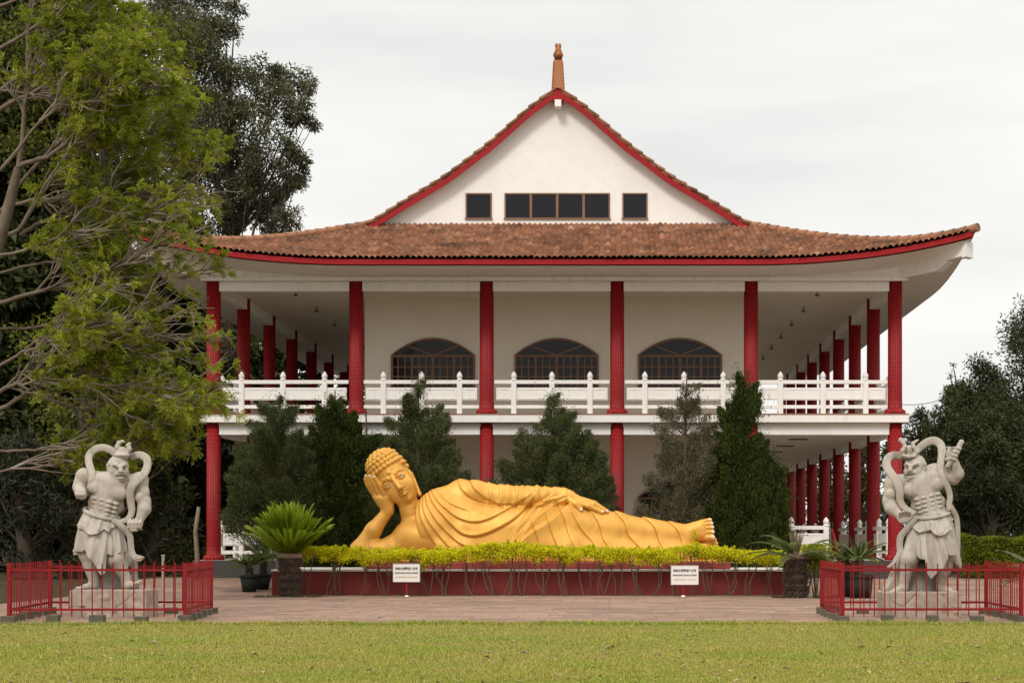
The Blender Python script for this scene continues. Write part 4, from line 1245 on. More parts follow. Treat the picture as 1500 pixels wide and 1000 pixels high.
    for i in range(3): C([(173, 674.5 - 2.2 * i + .8, 16.8 - i), (180, 676 - 2.2 * i, 17.6 - i), (186, 674.5 - 2.2 * i + .5, 14 - i)], [.9, .9, .9], .8, 's')
    C([(164, 677.5, 11), (161.6, 681, 11.5), (162, 687, 11), (164.4, 691.5, 10.5)], [2.0, 2.6, 2.4, 2.4], .8); E((163.2, 683.5, 14), (1.4, 3.4, 2), .6, 's')
    # legs and feet
    C([(140, 770, 2), (130, 812, 9), (138, 850, 4)], [17, 12, 7], 4); E((128.5, 813, 14), (8, 8, 7), 3); E((131, 828, 3), (8.6, 13, 8), 3)
    C([(138, 850, 3), (139, 858, 3)], [7, 7], 3); C([(138, 858, 4), (125, 861.4, 12)], [6, 4.2], 3)
    toes(s, g, (122.5, 862, 15), 5, (6.5, -4.5), (0, 0.4), 2.2, 5)
    C([(160, 772, 2), (173, 819, 13), (186, 848, 5)], [17, 12.5, 7.2], 4); E((172, 820, 19), (8.5, 8.5, 7), 3); E((180, 832, 5), (8.6, 13, 8), 3)
    C([(186, 848, 4), (187, 857, 4)], [7.2, 7], 3); C([(187, 858, 5), (200, 857.4, 12)], [6.4, 4.6], 3)
    toes(s, g, (203, 855.5, 17), 5, (1.5, 5), (-3, -1.5), 2.3, -11)
    s.d = np.maximum(s.d, -(s.ax[2][None, None, :] - 0.0))
    s.build('body', M['stone'], root)
    # hair knot with flame curls
    h = Sculpt(g(155, 678, 24), g(200, 640, -18), 0.0115)
    CH = lambda P, Rr, k=1.5, op='u': h.chain([g(*p) for p in P], [r_(v) for v in Rr], r_(k), op)
    h.ell(g(178, 666, 0), (r_(10.5), r_(10), r_(7.5)), r_(2)); h.ell(g(179, 659.5, -1), (r_(8), r_(8), r_(6.5)), r_(3))
    for i in range(9):
        a = PI * (0.08 + 0.84 * i / 8); x = 178 + 9.8 * math.cos(a); f = 9.4 * math.sin(a)
        CH([(x, 671, f), (x + 1.0, 666.5, f + 1.8), (178 + 7 * math.cos(a), 661, f * .75)], [1.4, 2.6, 1.4], .5)
        CH([(x + 1.3, 669, f + 2.4), (x - 1.0, 667, f + 2.8)], [.7, .7], .5, 's')
    CH([(175, 661, 2), (173, 654, 3), (175, 648, 3), (180, 645.5, 3), (184, 646.5, 3)], [4.2, 3.8, 3.2, 2.2, 1.0])
    CH([(187, 663, 1), (190.5, 657, 2), (188, 651.5, 2), (190.5, 648.5, 2), (192, 652, 2)], [3.6, 3.4, 2.8, 1.8, .9])
    h.build('hair', M['stone'], root)
    # sash loops
    sp = smooth_line([g(169, 666, -12), g(160, 658.5, -11), g(150, 654.5, -9), g(139, 656, -7), g(130, 664, -4), g(129.5, 675, 0), g(134, 685, 6), g(138.5, 696, 12), g(138, 707, 13), g(133, 716, 8), g(127, 722, -2)], 7)
    ribbon('sash', sp, [r_(11)] * len(sp), r_(5), M['stone'], root, 3)
    sp = smooth_line([g(188, 668, -12), g(197, 665.5, -11), g(206, 665.8, -8), g(214, 671, -5), g(216, 681, -2), g(213.5, 692, 4), g(207, 701.5, 11), g(200, 709, 16), g(195.5, 720, 15), g(195, 735, 11), g(196, 748, 9), g(193, 757.5, 9), g(186, 763, 10), g(176, 765.5, 13), g(168, 764, 16)], 7)
    wd = np.interp(np.linspace(0, 1, len(sp)), [0, .5, .62, .8, 1], [11, 12.5, 11.5, 9, 7.5]); ribbon('sash', sp, [r_(v) for v in wd], r_(5), M['stone'], root, 3)
    sp = smooth_line([g(172, 762, 17), g(180, 769, 16), g(188, 776, 13), g(193.5, 786, 10), g(194, 797, 8), g(195.5, 808, 8), g(200, 816, 9), g(207, 818.5, 10), g(214, 817, 10)], 7)
    wd = np.interp(np.linspace(0, 1, len(sp)), [0, .3, .7, .9, 1], [7, 9.5, 9, 10, 3]); ribbon('sash', sp, [r_(v) for v in wd], r_(4.5), M['stone'], root, 2)
    # skirt, over-skirt and belt
    def hem1(ca, sa):
        x = 148 + 40 * ca
        if sa < 0.35: return float(np.interp(x, [108, 116, 124, 128, 136, 143, 150, 158, 163, 167, 173, 180, 186, 190], [808, 803, 803, 798, 808, 814, 826, 838, 834, 806, 808, 806, 802, 806]))
        return 826
    rings = [(0, 148.5, 753, 0, 23, 19.5), (0.2, 148, 766, 1, 28, 25.5), (0.5, 148.5, 790, 3, 34, 31), (0.8, 149, 812, 4, 38, 34), (1.0, 150, 838, 4, 40, 35)]
    skirt('skirt', g, rings, hem1, (5, 8, 4), 8.5, 2.2, M['stone'], root, 5, 2.6, tilt=7, sag=4)
    def hem2(ca, sa):
        x = 148 + 30 * ca
        return float(np.interp(x, [118, 121, 126, 134, 144, 153, 160, 166, 170, 175, 178], [770, 775, 773, 779.5, 784, 782, 775, 781, 774, 770, 770])) if sa < 0.3 else 785
    rings = [(0, 148.5, 754.5, 1, 24, 21), (0.5, 148, 768, 2, 31, 28.5), (1.0, 148, 786, 3, 36, 34)]
    skirt('waist_cloth', g, rings, hem2, (4, 7, 9), 6.0, 0.8, M['stone'], root, 8, 3.2, wave=1.6, tilt=7.5, sag=4)
    n = 46; P = []
    for i in range(n + 1):
        a = 2 * PI * i / n; ca, sa = math.cos(a), math.sin(a)
        P.append(g(148.5 + (24.5 if ca > 0 else 23.5) * ca, 753 + 7.5 * ca - 4 * sa, 1 - 21.5 * sa))
    ribbon('belt', P, [r_(6.5)] * len(P), r_(5), M['stone'], root, 1, (0, 0, 1))
    # supporting rock behind the legs
    q = Sculpt(g(138, 866, 6), g(206, 806, -30), 0.014)
    q.ell(g(166, 858, -14), (r_(22), r_(13), r_(26)), r_(5)); q.ell(g(186, 858, -14), (r_(15), r_(10), r_(20)), r_(5)); q.ell(g(160, 840, -15), (r_(15), r_(10), r_(24)), r_(5)); q.ell(g(194, 834, -12), (r_(5), r_(5), r_(20)), r_(4))
    q.d = np.maximum(q.d, -(q.ax[2][None, None, :])); q.build('support_rock', M['rockgrey'], root)
    rock_block('stone_pedestal', G(165, 907), 110, 223, 864, 907, 30, -38, M['rock'], 11, 'rough pale granite block carrying the guardian with the low clenched fist', [
        ([(168, 867, 30), (172, 880, 30), (178, 891, 30), (196, 879, 30), (207, 869, 30), (213, 880, 30), (218, 890, 30)], 1.3), ([(108, 890, 30), (131, 890, 30)], 1.0), ([(143, 864, 30), (141, 880, 30)], .6)], (L[0], d, 0.003))
    return root

def guardian_right():
    g = G(1350, 868); d = 30.6
    L = W(1350, 868, d); loc = (L[0], d, 0.475)
    root = thing('guardian_statue', loc, 'pale stone muscular guardian raising a short ridged club beside its head', 'statue', 'stone guardians inside red fences')
    s = Sculpt(g(1286, 872, 44), g(1424, 655, -34), 0.0125)
    C = lambda P, Rr, k=4, op='u': s.chain([g(*p) for p in P], [r_(v) for v in Rr], r_(k), op)
    E = lambda c, rr, k=4, op='u', M=None: s.ell(g(*c), (r_(rr[0]), r_(rr[2]), r_(rr[1])), r_(k), op, M)
    tilt = math.radians(14)
    Mt = [(math.cos(tilt), 0, math.sin(tilt)), (0, 1, 0), (-math.sin(tilt), 0, math.cos(tilt))]
    E((1350, 712, 0), (30, 21, 17), 6, 'u', Mt)
    C([(1352, 722, 0), (1362, 746, 1)], [20, 18.5], 6); E((1365, 759, 0), (26.5, 19, 20.5), 5)
    C([(1343, 742, 0), (1374, 735, 0)], [9, 11], 6)
    E((1350, 704, 6), (28, 13, 12), 4, 'u', Mt); E((1337, 717, 10), (17, 12, 9), 2.0, 'u', Mt); E((1365.5, 711, 10), (16.5, 11.5, 9), 2.0, 'u', Mt)
    C([(1351, 703, 19), (1353, 719, 21), (1355, 727, 20)], [1.2, 1.5, 1.0], 2.0, 's')
    for i in range(4):
        yy = 728 + 6.3 * i
        E((1350.0 + 1.1 * i, yy + 1.4, 14.7 - .55 * i), (5.4, 3.5, 7.2), .6, 'u', Mt); E((1360.6 + 1.0 * i, yy - 1.2, 14.7 - .55 * i), (5.4, 3.5, 7.2), .6, 'u', Mt)
        E((1340.8 + 1.8 * i, yy + 3.8, 11.2 - .5 * i), (5.0, 3.3, 7.0), .6, 'u', Mt); E((1371.0 + .9 * i, yy - 4.0, 12.2 - .5 * i), (5.2, 3.3, 7.0), .6, 'u', Mt)
    E((1368, 755, 14), (15, 6.5, 9), 2); C([(1360, 750, 21), (1368, 748, 21.5), (1377, 744, 20)], [.6, .6, .6], 1, 's')
    E((1338.5, 724, 18.6), (.9, .9, .9), .5); E((1369, 715.5, 18.8), (.9, .9, .9), .5)
    C([(1341, 690, 0), (1343, 709, 2)], [13, 16], 5)
    C([(1342, 704, -3), (1310, 706, -4)], [11, 11], 6); C([(1344, 702, -3), (1372, 692, -4)], [12, 13], 6)
    for a in ((1334, 702, 1337, 713), (1340, 703, 1343, 713), (1347, 701, 1348, 712), (1353, 698, 1354, 710)): C([(a[0], a[1], 10), (a[2], a[3], 15.5)], [1.0, 1.5], 1.2)
    for i in range(4): C([(1330 + i, 711 + 2.4 * i, 20.4), (1346, 706.5 + 3 * i, 21.2)], [.9, .9], 1, 's'); C([(1350, 705.5 + 3 * i, 21.2), (1363 - i, 700 + 3 * i, 20.6)], [.9, .9], 1, 's')
    # viewer's left arm hanging, open palm pressing down
    E((1307, 708, -1), (11.5, 13, 12), 3); C([(1307, 710, -1), (1303, 730, -1)], [10.5, 9.5], 3); E((1304, 724, 5), (8.4, 9, 7.6), .9)
    C([(1303, 735, 0), (1305, 744, 4), (1316, 755, 10)], [10.5, 9.8, 6.4], 3); E((1301.5, 742, 4), (6.4, 9, 7.4), .9)
    E((1322, 760, 13), (9.5, 7.8, 5), 3)
    for i, (x, y, ln_) in enumerate(((1315.5, 752, 5.0), (1320, 750.6, 6.0), (1324.6, 750.2, 6.0), (1329, 751.2, 5.0))):
        C([(x + .2, y + 6, 15.5), (x - .4, y + 1.5, 19.5), (x - 1.0, y - 1.2, 24)], [2.4, 2.3, 1.8], .7)
    C([(1328, 762, 14), (1333, 758, 17), (1334, 753, 20)], [3, 2.7, 2.1], 1.2)
    # viewer's right arm raised, fist round the club
    E((1368, 692, -3), (13.5, 13, 12), 3); C([(1370, 693, -4), (1397, 700, -6)], [12.5, 10.5], 3); E((1385, 690, -2), (9, 7, 8), 2)
    C([(1397, 700, -6), (1402, 694, -2), (1395, 674, 6)], [9.5, 10, 6.6], 3)
    E((1392, 664, 7), (7.5, 8.5, 7), 2.5)
    for i in range(4):
        x, y = 1401.6 - 2.7 * i, 656.5 + 5.2 * i
        C([(x - 9, y + 1.5, 8), (x - 3.5, y + .6, 14), (x + 1.8, y + 1.6, 13), (x + 2.8, y + 2.6, 8)], [2.6, 2.7, 2.5, 2.1], .7)
    C([(1388, 660, 9), (1393, 655.5, 13), (1399, 655, 14)], [3.1, 2.8, 2.3], 1)
    # head turned down to the viewer's left
    E((1341, 682, 0), (15.8, 16.5, 16.5), 3); E((1335.5, 692, 6), (12.5, 12.5, 11.5), 4)
    C([(1331, 684, 18.5), (1338, 680, 17.5), (1345, 680.5, 13)], [3.1, 3.4, 1.8], 1.2); C([(1331, 684, 18.5), (1326.2, 680.4, 14.5), (1323.5, 681.5, 10)], [3.1, 3.2, 1.7], 1.2)
    E((1337.8, 685, 17), (4.6, 3.0, 4.2), 1.0, 's'); E((1326.4, 685.2, 14), (3.8, 2.9, 4.2), 1.0, 's')
    E((1337.8, 685, 15.2), (3.0, 2.1, 2.4), .6); E((1326.4, 685.2, 12.4), (2.4, 2.0, 2.3), .6)
    C([(1331, 684, 18.2), (1329, 689.5, 21.2)], [2.5, 3.5], 1.1); E((1332, 691, 19), (2.6, 2.2, 2.6), 1); E((1326.6, 691, 18), (2.4, 2.2, 2.6), 1)
    E((1342, 690.5, 13), (5, 4.5, 4), 2); E((1325.2, 690.5, 9), (3.0, 4.2, 4), 2)
    C([(1330, 693.4, 19.6), (1336, 693, 18), (1341.5, 695, 14.5)], [1.5, 1.7, 1.0], .9); C([(1329.5, 693.4, 19.4), (1325, 693.6, 16), (1322.6, 696, 12)], [1.4, 1.5, .9], .9)
    E((1330.5, 697, 18.5), (5.6, 2.0, 3.4), 1.0, 's'); C([(1325.4, 699.2, 15.4), (1330.5, 700.4, 18.4), (1336.4, 698.8, 16.4)], [1.2, 1.7, 1.2], 1)
    E((1331, 703, 13.5), (5.5, 3.2, 4), 2)
    for i in range(3): C([(1340, 674.5 - 2.2 * i + .8, 16.8 - i), (1333, 676 - 2.2 * i, 17.6 - i), (1327, 674.5 - 2.2 * i + .5, 14 - i)], [.9, .9, .9], .8, 's')
    C([(1350.6, 677.5, 11), (1353, 681, 11), (1352.6, 687, 10.6), (1350.2, 692, 10)], [2.0, 2.6, 2.4, 2.4], .8); E((1351.6, 683.5, 13.6), (1.4, 3.4, 2), .6, 's')
    # legs and feet
    C([(1350, 772, 2), (1330, 818, 13), (1324, 850, 5)], [17, 12.5, 7.2], 4); E((1330, 818, 19), (8.5, 8.5, 7), 3); E((1326, 832, 5), (8.8, 13, 8), 3)
    C([(1324, 850, 4), (1323, 860, 4)], [7.2, 7], 3); C([(1323, 861, 5), (1310, 864.5, 12)], [6.4, 4.4], 3)
    toes(s, g, (1306, 865.5, 14), 5, (8, -4), (1.2, .6), 2.3, 6)
    C([(1380, 772, 2), (1390, 812, 7), (1378, 850, 2)], [17, 12, 7.2], 4); E((1390, 813, 12), (8, 8, 7), 3); E((1386, 828, 1), (9, 13, 8), 3)
    C([(1378, 850, 2), (1377, 860, 2)], [7.2, 7], 3); C([(1377, 861, 4), (1388, 864.4, 12)], [6.4, 4.6], 3)
    toes(s, g, (1389, 865.5, 15), 5, (6, 4), (-.6, .4), 2.2, -6)
    s.d = np.maximum(s.d, -(s.ax[2][None, None, :] - 0.0))
    s.build('body', M['stone'], root)
    h = Sculpt(g(1312, 678, 24), g(1364, 638, -18), 0.0115)
    CH = lambda P, Rr, k=1.5, op='u': h.chain([g(*p) for p in P], [r_(v) for v in Rr], r_(k), op)
    h.ell(g(1333, 662, -1), (r_(12), r_(11), r_(10)), r_(2)); h.ell(g(1332, 669, 0), (r_(13.5), r_(13), r_(3.6)), r_(1))
    CH([(1321, 668, 9), (1320, 661, 11), (1324, 655, 11), (1321, 649, 11), (1317, 645.5, 10), (1318, 643.5, 10)], [3.0, 3.2, 3.0, 2.6, 2.6, 2.0]); CH([(1318, 644, 10), (1323, 644, 10)], [1.6, 1.3])
    CH([(1337, 668, 11), (1341.5, 662, 12), (1336, 655.5, 12), (1335, 650.5, 11), (1340, 647, 11), (1343.5, 645, 10)], [3.2, 3.2, 2.9, 2.5, 1.9, 1.1])
    CH([(1321, 668, 12), (1329, 670, 14), (1337, 669, 14)], [2.2, 2.4, 2.2])
    for i in range(8):
        a = PI * (0.0 + i / 7); CH([(1333 + 12 * math.cos(a), 668, 12 * math.sin(a) - 1), (1333 + 8 * math.cos(a), 655, 7 * math.sin(a) - 1)], [.7, .5], .8, 's')
    h.build('hair', M['stone'], root)
    # club with ridges
    m = MB(); a, b = Vector(g(1384.5, 686, 12)), Vector(g(1408, 645.5, 9)); t = (b - a).normalized()
    pts = []; rad = []
    for i in range(19):
        pts.append(a + (b - a) * (i / 18)); rad.append(r_(4.6 if i % 2 else 3.4) if 0 < i < 18 else r_(2.6))
    m.tube(pts, rad, 6); o = m.build('club', M['stone'], root)
    # sash
    sp = smooth_line([g(1330, 668, -10), g(1320, 667, -11), g(1309, 667, -9), g(1301, 673, -6), g(1299.5, 683, -2), g(1304, 693, 4), g(1311, 705, 12), g(1315.5, 719, 14), g(1316.5, 733, 12), g(1322, 743, 11), g(1330, 748.5, 12), g(1338, 753, 16)], 7)
    wd = np.interp(np.linspace(0, 1, len(sp)), [0, .3, .6, .8, 1], [10.5, 12.5, 12.5, 9.5, 7.5]); ribbon('sash', sp, [r_(v) for v in wd], r_(5), M['stone'], root, 3)
    sp = smooth_line([g(1341, 664, -12), g(1350, 655, -12), g(1360, 647.5, -10), g(1371, 645.5, -8), g(1379, 652, -5), g(1380, 664, 0), g(1377, 677, 6), g(1375.5, 691, 10), g(1380, 704, 12), g(1386.5, 716, 11), g(1389.5, 728, 10), g(1388, 739, 11), g(1389, 748, 12)], 7)
    wd = np.interp(np.linspace(0, 1, len(sp)), [0, .3, .6, 1], [10.5, 12.5, 10, 8]); ribbon('sash', sp, [r_(v) for v in wd], r_(5), M['stone'], root, 3)
    sp = smooth_line([g(1340, 757, 17), g(1333, 766, 16), g(1325, 776, 12), g(1318, 786, 9), g(1316.5, 797, 8), g(1317, 808, 9), g(1313, 818, 9), g(1307, 826, 8), g(1299, 831, 7)], 7)
    wd = np.interp(np.linspace(0, 1, len(sp)), [0, .4, .8, 1], [7, 10, 9, 3]); ribbon('sash', sp, [r_(v) for v in wd], r_(4.5), M['stone'], root, 2)
    sp = smooth_line([g(1332, 800, -4), g(1322, 822, -8), g(1312, 842, -8), g(1303, 856, -4), g(1294, 866, 0)], 7)
    wd = np.interp(np.linspace(0, 1, len(sp)), [0, .5, 1], [10, 15, 8]); ribbon('sash', sp, [r_(v) for v in wd], r_(4), M['stone'], root, 1)
    sp = smooth_line([g(1390, 742, 12), g(1394, 748, 11), g(1399, 757, 8), g(1401, 768, 6), g(1402, 790, 4), g(1402, 815, 2), g(1401, 830, 2)], 7)
    ribbon('sash', sp, [r_(8)] * len(sp), r_(5), M['stone'], root, 2)
    def hem1(ca, sa):
        x = 1363 + 42 * ca
        if sa < 0.35: return float(np.interp(x, [1321, 1328, 1333, 1340, 1348, 1351, 1357, 1364, 1370, 1378, 1384, 1391, 1398, 1405], [802, 803, 806, 813, 813, 830, 842, 836, 829, 824, 806, 808, 806, 830]))
        return 828
    rings = [(0, 1364.5, 752.5, 0, 25, 19.5), (0.2, 1364, 766, 1, 29, 25.5), (0.5, 1363.5, 790, 3, 35.5, 31), (0.8, 1363, 812, 4, 40, 34), (1.0, 1362, 842, 4, 42, 35)]
    skirt('skirt', g, rings, hem1, (5, 8, 4), 8.5, -2.2, M['stone'], root, 15, 2.6, tilt=-4, sag=6)
    def hem2(ca, sa):
        x = 1365 + 32 * ca
        return float(np.interp(x, [1333, 1337, 1345, 1352, 1358, 1363, 1371, 1380, 1387, 1392, 1397], [772, 774, 780, 778.5, 776, 783, 786, 781, 773, 765, 760])) if sa < 0.3 else 782
    rings = [(0, 1364.5, 754, 1, 26.5, 21), (0.5, 1364.5, 768, 2, 32.5, 28.5), (1.0, 1364.5, 784, 3, 37, 34)]
    skirt('waist_cloth', g, rings, hem2, (4, 7, 9), 6.0, -0.8, M['stone'], root, 18, 3.2, wave=1.6, tilt=-4, sag=6)
    n = 46; P = []
    for i in range(n + 1):
        a = 2 * PI * i / n; ca, sa = math.cos(a), math.sin(a)
        P.append(g(1364.5 + 26 * ca, 752.5 - 4 * ca - 6 * sa, 1 - 21.5 * sa))
    ribbon('belt', P, [r_(6.5)] * len(P), r_(5), M['stone'], root, 1, (0, 0, 1))
    q = Sculpt(g(1320, 870, 2), g(1388, 812, -32), 0.014)
    q.ell(g(1344, 862, -15), (r_(18), r_(13), r_(22)), r_(5)); q.ell(g(1368, 858, -16), (r_(12), r_(10), r_(30)), r_(5)); q.ell(g(1352, 842, -17), (r_(18), r_(10), r_(18)), r_(5))
    q.d = np.maximum(q.d, -(q.ax[2][None, None, :])); q.build('support_rock', M['rockgrey'], root)
    rock_block('stone_pedestal', G(1350, 909), 1290, 1402, 868, 909, 30, -38, M['rock'], 21, 'rough pinkish granite block carrying the guardian with the raised club', [
        ([(1296, 874, 30), (1303, 884, 30), (1318, 891, 30), (1336, 873, 30)], 1.4), ([(1371, 870, 30), (1384, 886, 30), (1389, 892, 30), (1407, 893, 30)], 1.3)], (L[0], d, 0.003))
    return root
guardian_left(); guardian_right()

# ------------------------------------------------------------------ red fences on concrete blocks
BLK = pm('mossy_concrete', (0.11, 0.098, 0.07), 0.95, 0.35, 7, 0.6, 25, dirt=(0.05, 0.064, 0.018))
M['fence'] = pm('fence_red', (0.235, 0.011, 0.014), 0.6, 0.2, 5, 0.1, 60, spec=0.2, dirt=(0.14, 0.012, 0.010))
blk_proto = [None]
def block(x, y, label, rz):
    if blk_proto[0] is None:
        m = MB(); m.box(-0.115, 0.115, -0.10, 0.10, -0.03, 0.145)
        o = m.build('concrete_block', BLK, None, 0.012); blk_proto[0] = o
    else:
        o = blk_proto[0].copy(); COL.objects.link(o)
    o.location = (x, y, 0.0); o.rotation_euler = (0, 0, rz + random.uniform(-.12, .12)); o.scale = (random.uniform(.85, 1.08), 1, random.uniform(.85, 1.1))
    return tag(o, label, 'concrete block', 'concrete blocks under the red fences')
NTH = ['first', 'second', 'third', 'fourth', 'fifth', 'sixth', 'seventh', 'eighth', 'ninth', 'tenth']
def red_fence(c, label, who, nb):
    """corners fl, fr, br, bl"""
    cx = sum(p[0] for p in c) / 4; cy = sum(p[1] for p in c) / 4
    f = thing('red_fence', (cx, cy, 0.03), label, 'fence', 'red metal fences round the guardians')
    P = [(p[0] - cx, p[1] - cy) for p in c]
    names = ('front', 'right hand', 'rear', 'left hand')
    for i in range(4):
        a, b = P[i], P[(i + 1) % 4]; L = math.hypot(b[0] - a[0], b[1] - a[1]); dx, dy = (b[0] - a[0]) / L, (b[1] - a[1]) / L
        m = MB()
        for z in (0.215, 0.885): m.bar((a[0] + dx * .025, a[1] + dy * .025, z), (b[0] - dx * .025, b[1] - dy * .025, z), 0.03, 0.04)
        m.build('rail', M['fence'], f)
        m = MB(); n = int(round(L / (0.178 if i in (0, 2) else 0.19)))
        for k in range(1, n):
            t = k / n + random.uniform(-.002, .002); x, y = a[0] + dx * L * t, a[1] + dy * L * t
            z = 1.0 + random.uniform(-.012, .012); w = 0.0085
            m.hexa([(x - w, y - w, .09), (x + w, y - w, .09), (x + w, y + w, .09), (x - w, y + w, .09), (x - w, y - w, z), (x + w, y - w, z), (x + w, y + w, z), (x - w, y + w, z)])
        m.build('bars', M['fence'], f)
        m = MB(); w = 0.03; m.box(a[0] - w, a[0] + w, a[1] - w, a[1] + w, 0.11, 1.0); m.build('post', M['fence'], f, 0.004)
        for k in range(nb[i]):
            t = k / nb[i]; wx, wy = c[i][0] + dx * L * t, c[i][1] + dy * L * t
            if k == 0: lb = f"mossy concrete block under the corner post where the {names[i - 1]} and {names[i]} runs of the {who} fence meet"
            else: lb = f"mossy concrete block under the {names[i]} run of the {who} fence, {NTH[k]} along it"
            lb = lb.replace('run of the', 'run,').replace('runs of the', 'runs,')
            block(wx, wy, ' '.join(lb.split()[:16]), math.atan2(dy, dx))
    return f
random.seed(5)
red_fence([(-10.15, 28.85), (-7.20, 28.95), (-7.54, 32.3), (-10.55, 32.2)], 'low red bar fence round the guardian with the low clenched fist', 'left', (4, 5, 4, 5))
red_fence([(3.96, 29.0), (7.0, 29.0), (7.1, 32.2), (4.0, 32.2)], 'low red bar fence round the guardian with the raised club', 'right', (4, 5, 4, 5))
# ------------------------------------------------------------------ plants
def unit(v): return v / (np.linalg.norm(v, axis=-1, keepdims=True) + 1e-9)
def leaf_mesh(name, C, D, ln, wd, mat, parent=None, rng=None, bend=0.25, N=None, loc=None):
    """one diamond leaf of two triangles' worth of quad per centre; C base points, D axis"""
    rng = rng or np.random
    n = len(C); D = unit(np.asarray(D, float)); ln = np.broadcast_to(ln, (n,))[:, None]; wd = np.broadcast_to(wd, (n,))[:, None]
    if N is None: N = rng.normal(size=(n, 3))
    S = unit(np.cross(D, N)); U = np.cross(S, D)
    b = C; t = C + D * ln - U * ln * bend * 0.3
    m = C + D * ln * 0.5 + U * ln * bend * 0.25
    V = np.stack([b, m + S * wd / 2, t, m - S * wd / 2], 1).reshape(-1, 3)
    F = np.arange(4 * n).reshape(n, 4)
    return np_mesh(name, V, F, mat, parent, False, loc=loc)
def tubes_np(name, paths, mat, parent=None, n=5):
    """many tapering tubes in one mesh: paths = [(points (k,3), radii (k))]"""
    VV = []; FF = []; off = 0
    for P, R_ in paths:
        P = np.asarray(P, float); k = len(P)
        T = unit(np.gradient(P, axis=0)); ref = np.array((0.3, 0.2, 1.0)) if abs(T[0][2]) < 0.8 else np.array((1.0, 0.1, 0.2))
        U = unit(np.cross(T, ref)); Wv = np.cross(T, U)
        a = np.arange(n) * 2 * PI / n
        ring = P[:, None, :] + (U[:, None, :] * np.cos(a)[None, :, None] + Wv[:, None, :] * np.sin(a)[None, :, None]) * np.asarray(R_)[:, None, None]
        VV.append(ring.reshape(-1, 3))
        i = np.arange(k - 1)[:, None] * n; j = np.arange(n)[None, :]; j2 = (j + 1) % n
        FF.append(np.stack([i + j, i + j2, i + n + j2, i + n + j], -1).reshape(-1, 4) + off); off += k * n
    return np_mesh(name, np.concatenate(VV), np.concatenate(FF), mat, parent, True)
BARK = pm('grey_brown_bark', (0.165, 0.125, 0.092), 0.95, 0.35, 4, 0.6, 18, dirt=(0.11, 0.085, 0.06))
BARKD = pm('dark_bark', (0.075, 0.055, 0.04), 0.95, 0.3, 4, 0.6, 18)
TWIG = pm('pale_twig', (0.25, 0.20, 0.155), 0.9, 0.3, 3, 0.3, 30)

# ---- conifers in front of the building
def conifer(name, label, px, d, ptop, halfw, mat, seed, n_cl, per, style, bottom=0.12, lean=0.0, group='evergreens between the statue and the temple', split=None, pbase=None, blade=(0.072, 0.019), profile=None, twigs=True):
    """crown half width (m) from photo pixels; style 'open' = loose juniper, 'dense' = upright cypress sprays"""
    rng = np.random.RandomState(seed)
    x, y, ztop = W(px, ptop, d); z0 = gz(d); H = ztop - z0
    root = thing(name, (x, d, z0), label, 'tree', group)
    prof = profile or [(0.0, 0.75), (0.12, 1.0), (0.3, 0.95), (0.55, 0.66), (0.75, 0.42), (0.9, 0.2), (1.0, 0.03)]
    pt, pr = zip(*prof)
    # main stem and branches
    stem = [(np.array([(lean * t * H, 0, t * H) for t in np.linspace(0, 0.97, 9)]) + np.vstack([np.zeros((1, 3)), rng.normal(0, 0.02, (8, 3))]), np.linspace(0.11, 0.015, 9))]
    tubes_np('trunk', stem, BARKD if style == 'dense' else BARK, root, 7)
    C = []; D = []; br = []
    hs = bottom + (1 - bottom) * (1 - np.sqrt(rng.uniform(0, 1, n_cl))) ** 0.9
    az = rng.uniform(0, 2 * PI, n_cl); bump = np.where(rng.uniform(0, 1, n_cl) < .72, rng.uniform(.92, 1.04, n_cl), rng.uniform(.35, .85, n_cl))
    for h, a, bq in zip(hs, az, bump):
        Rm = float(np.interp(h, pt, pr)) * halfw * bq
        c = np.array((math.cos(a) * Rm + lean * h * H, math.sin(a) * Rm, h * H))
        up = 0.95 if style == 'open' else 1.6
        s0 = np.array((lean * h * H, 0, max(0.05, h * H - Rm * up * 0.9)))
        k = int(4.2 * per * (0.45 + 0.55 * Rm / halfw) * rng.uniform(0.6, 1.4))
        out = np.array((math.cos(a), math.sin(a), up)); out /= np.linalg.norm(out)
        L = (0.24 + 0.20 * Rm) * (1.0 if style == 'open' else 1.15)
        t = rng.beta(1.6, 1.3, k)[:, None]
        sp = (0.15 if style == 'open' else 0.11) * (0.6 + 0.5 * Rm / halfw) * (1.15 - 0.85 * t)
        q = c + out * (t - 0.70) * L * 1.4 + np.clip(rng.normal(0, 1, (k, 3)), -1.7, 1.7) * sp
        q[:, 2] = np.maximum(q[:, 2], 0.02)
        C.append(q); dv = unit(out * (0.9 if style == 'open' else 1.5) + rng.normal(0, 0.55 if style == 'open' else 0.32, (k, 3)) + np.array((0, 0, 0.35))); D.append(dv)
        if twigs: br.append((np.linspace(s0, c + out * 0.2 * L, 5) + rng.normal(0, 0.015, (5, 3)), np.linspace(0.018, 0.004, 5)))
        # inner fill so that the middle is closed
        kk = int(k * (0.5 if style == 'open' else 0.8)); f = rng.uniform(0.15, 0.9, kk)[:, None]
        C.append(s0 + (c - s0) * f + rng.normal(0, 0.13, (kk, 3)) * (0.5 + f)); D.append(unit(rng.normal(0, 0.6, (kk, 3)) + out))
    if twigs: tubes_np('branches', br, BARK, root, 4)
    C = np.concatenate(C); D = np.concatenate(D); n = len(C)
    C[:, 2] = np.maximum(C[:, 2], 0.02)
    leaf_mesh('crown', C, D, rng.uniform(0.6, 1.25, n) * blade[0], rng.uniform(0.7, 1.3, n) * blade[1], mat, root, rng)
    return root
JUN = leaf_mat('juniper_needles', (0.038, 0.050, 0.018), (0.145, 0.168, 0.060), 0.15, 0.65, 2.2)
JUNG = leaf_mat('grey_juniper_needles', (0.065, 0.062, 0.036), (0.22, 0.20, 0.115), 0.15, 0.65, 2.2)
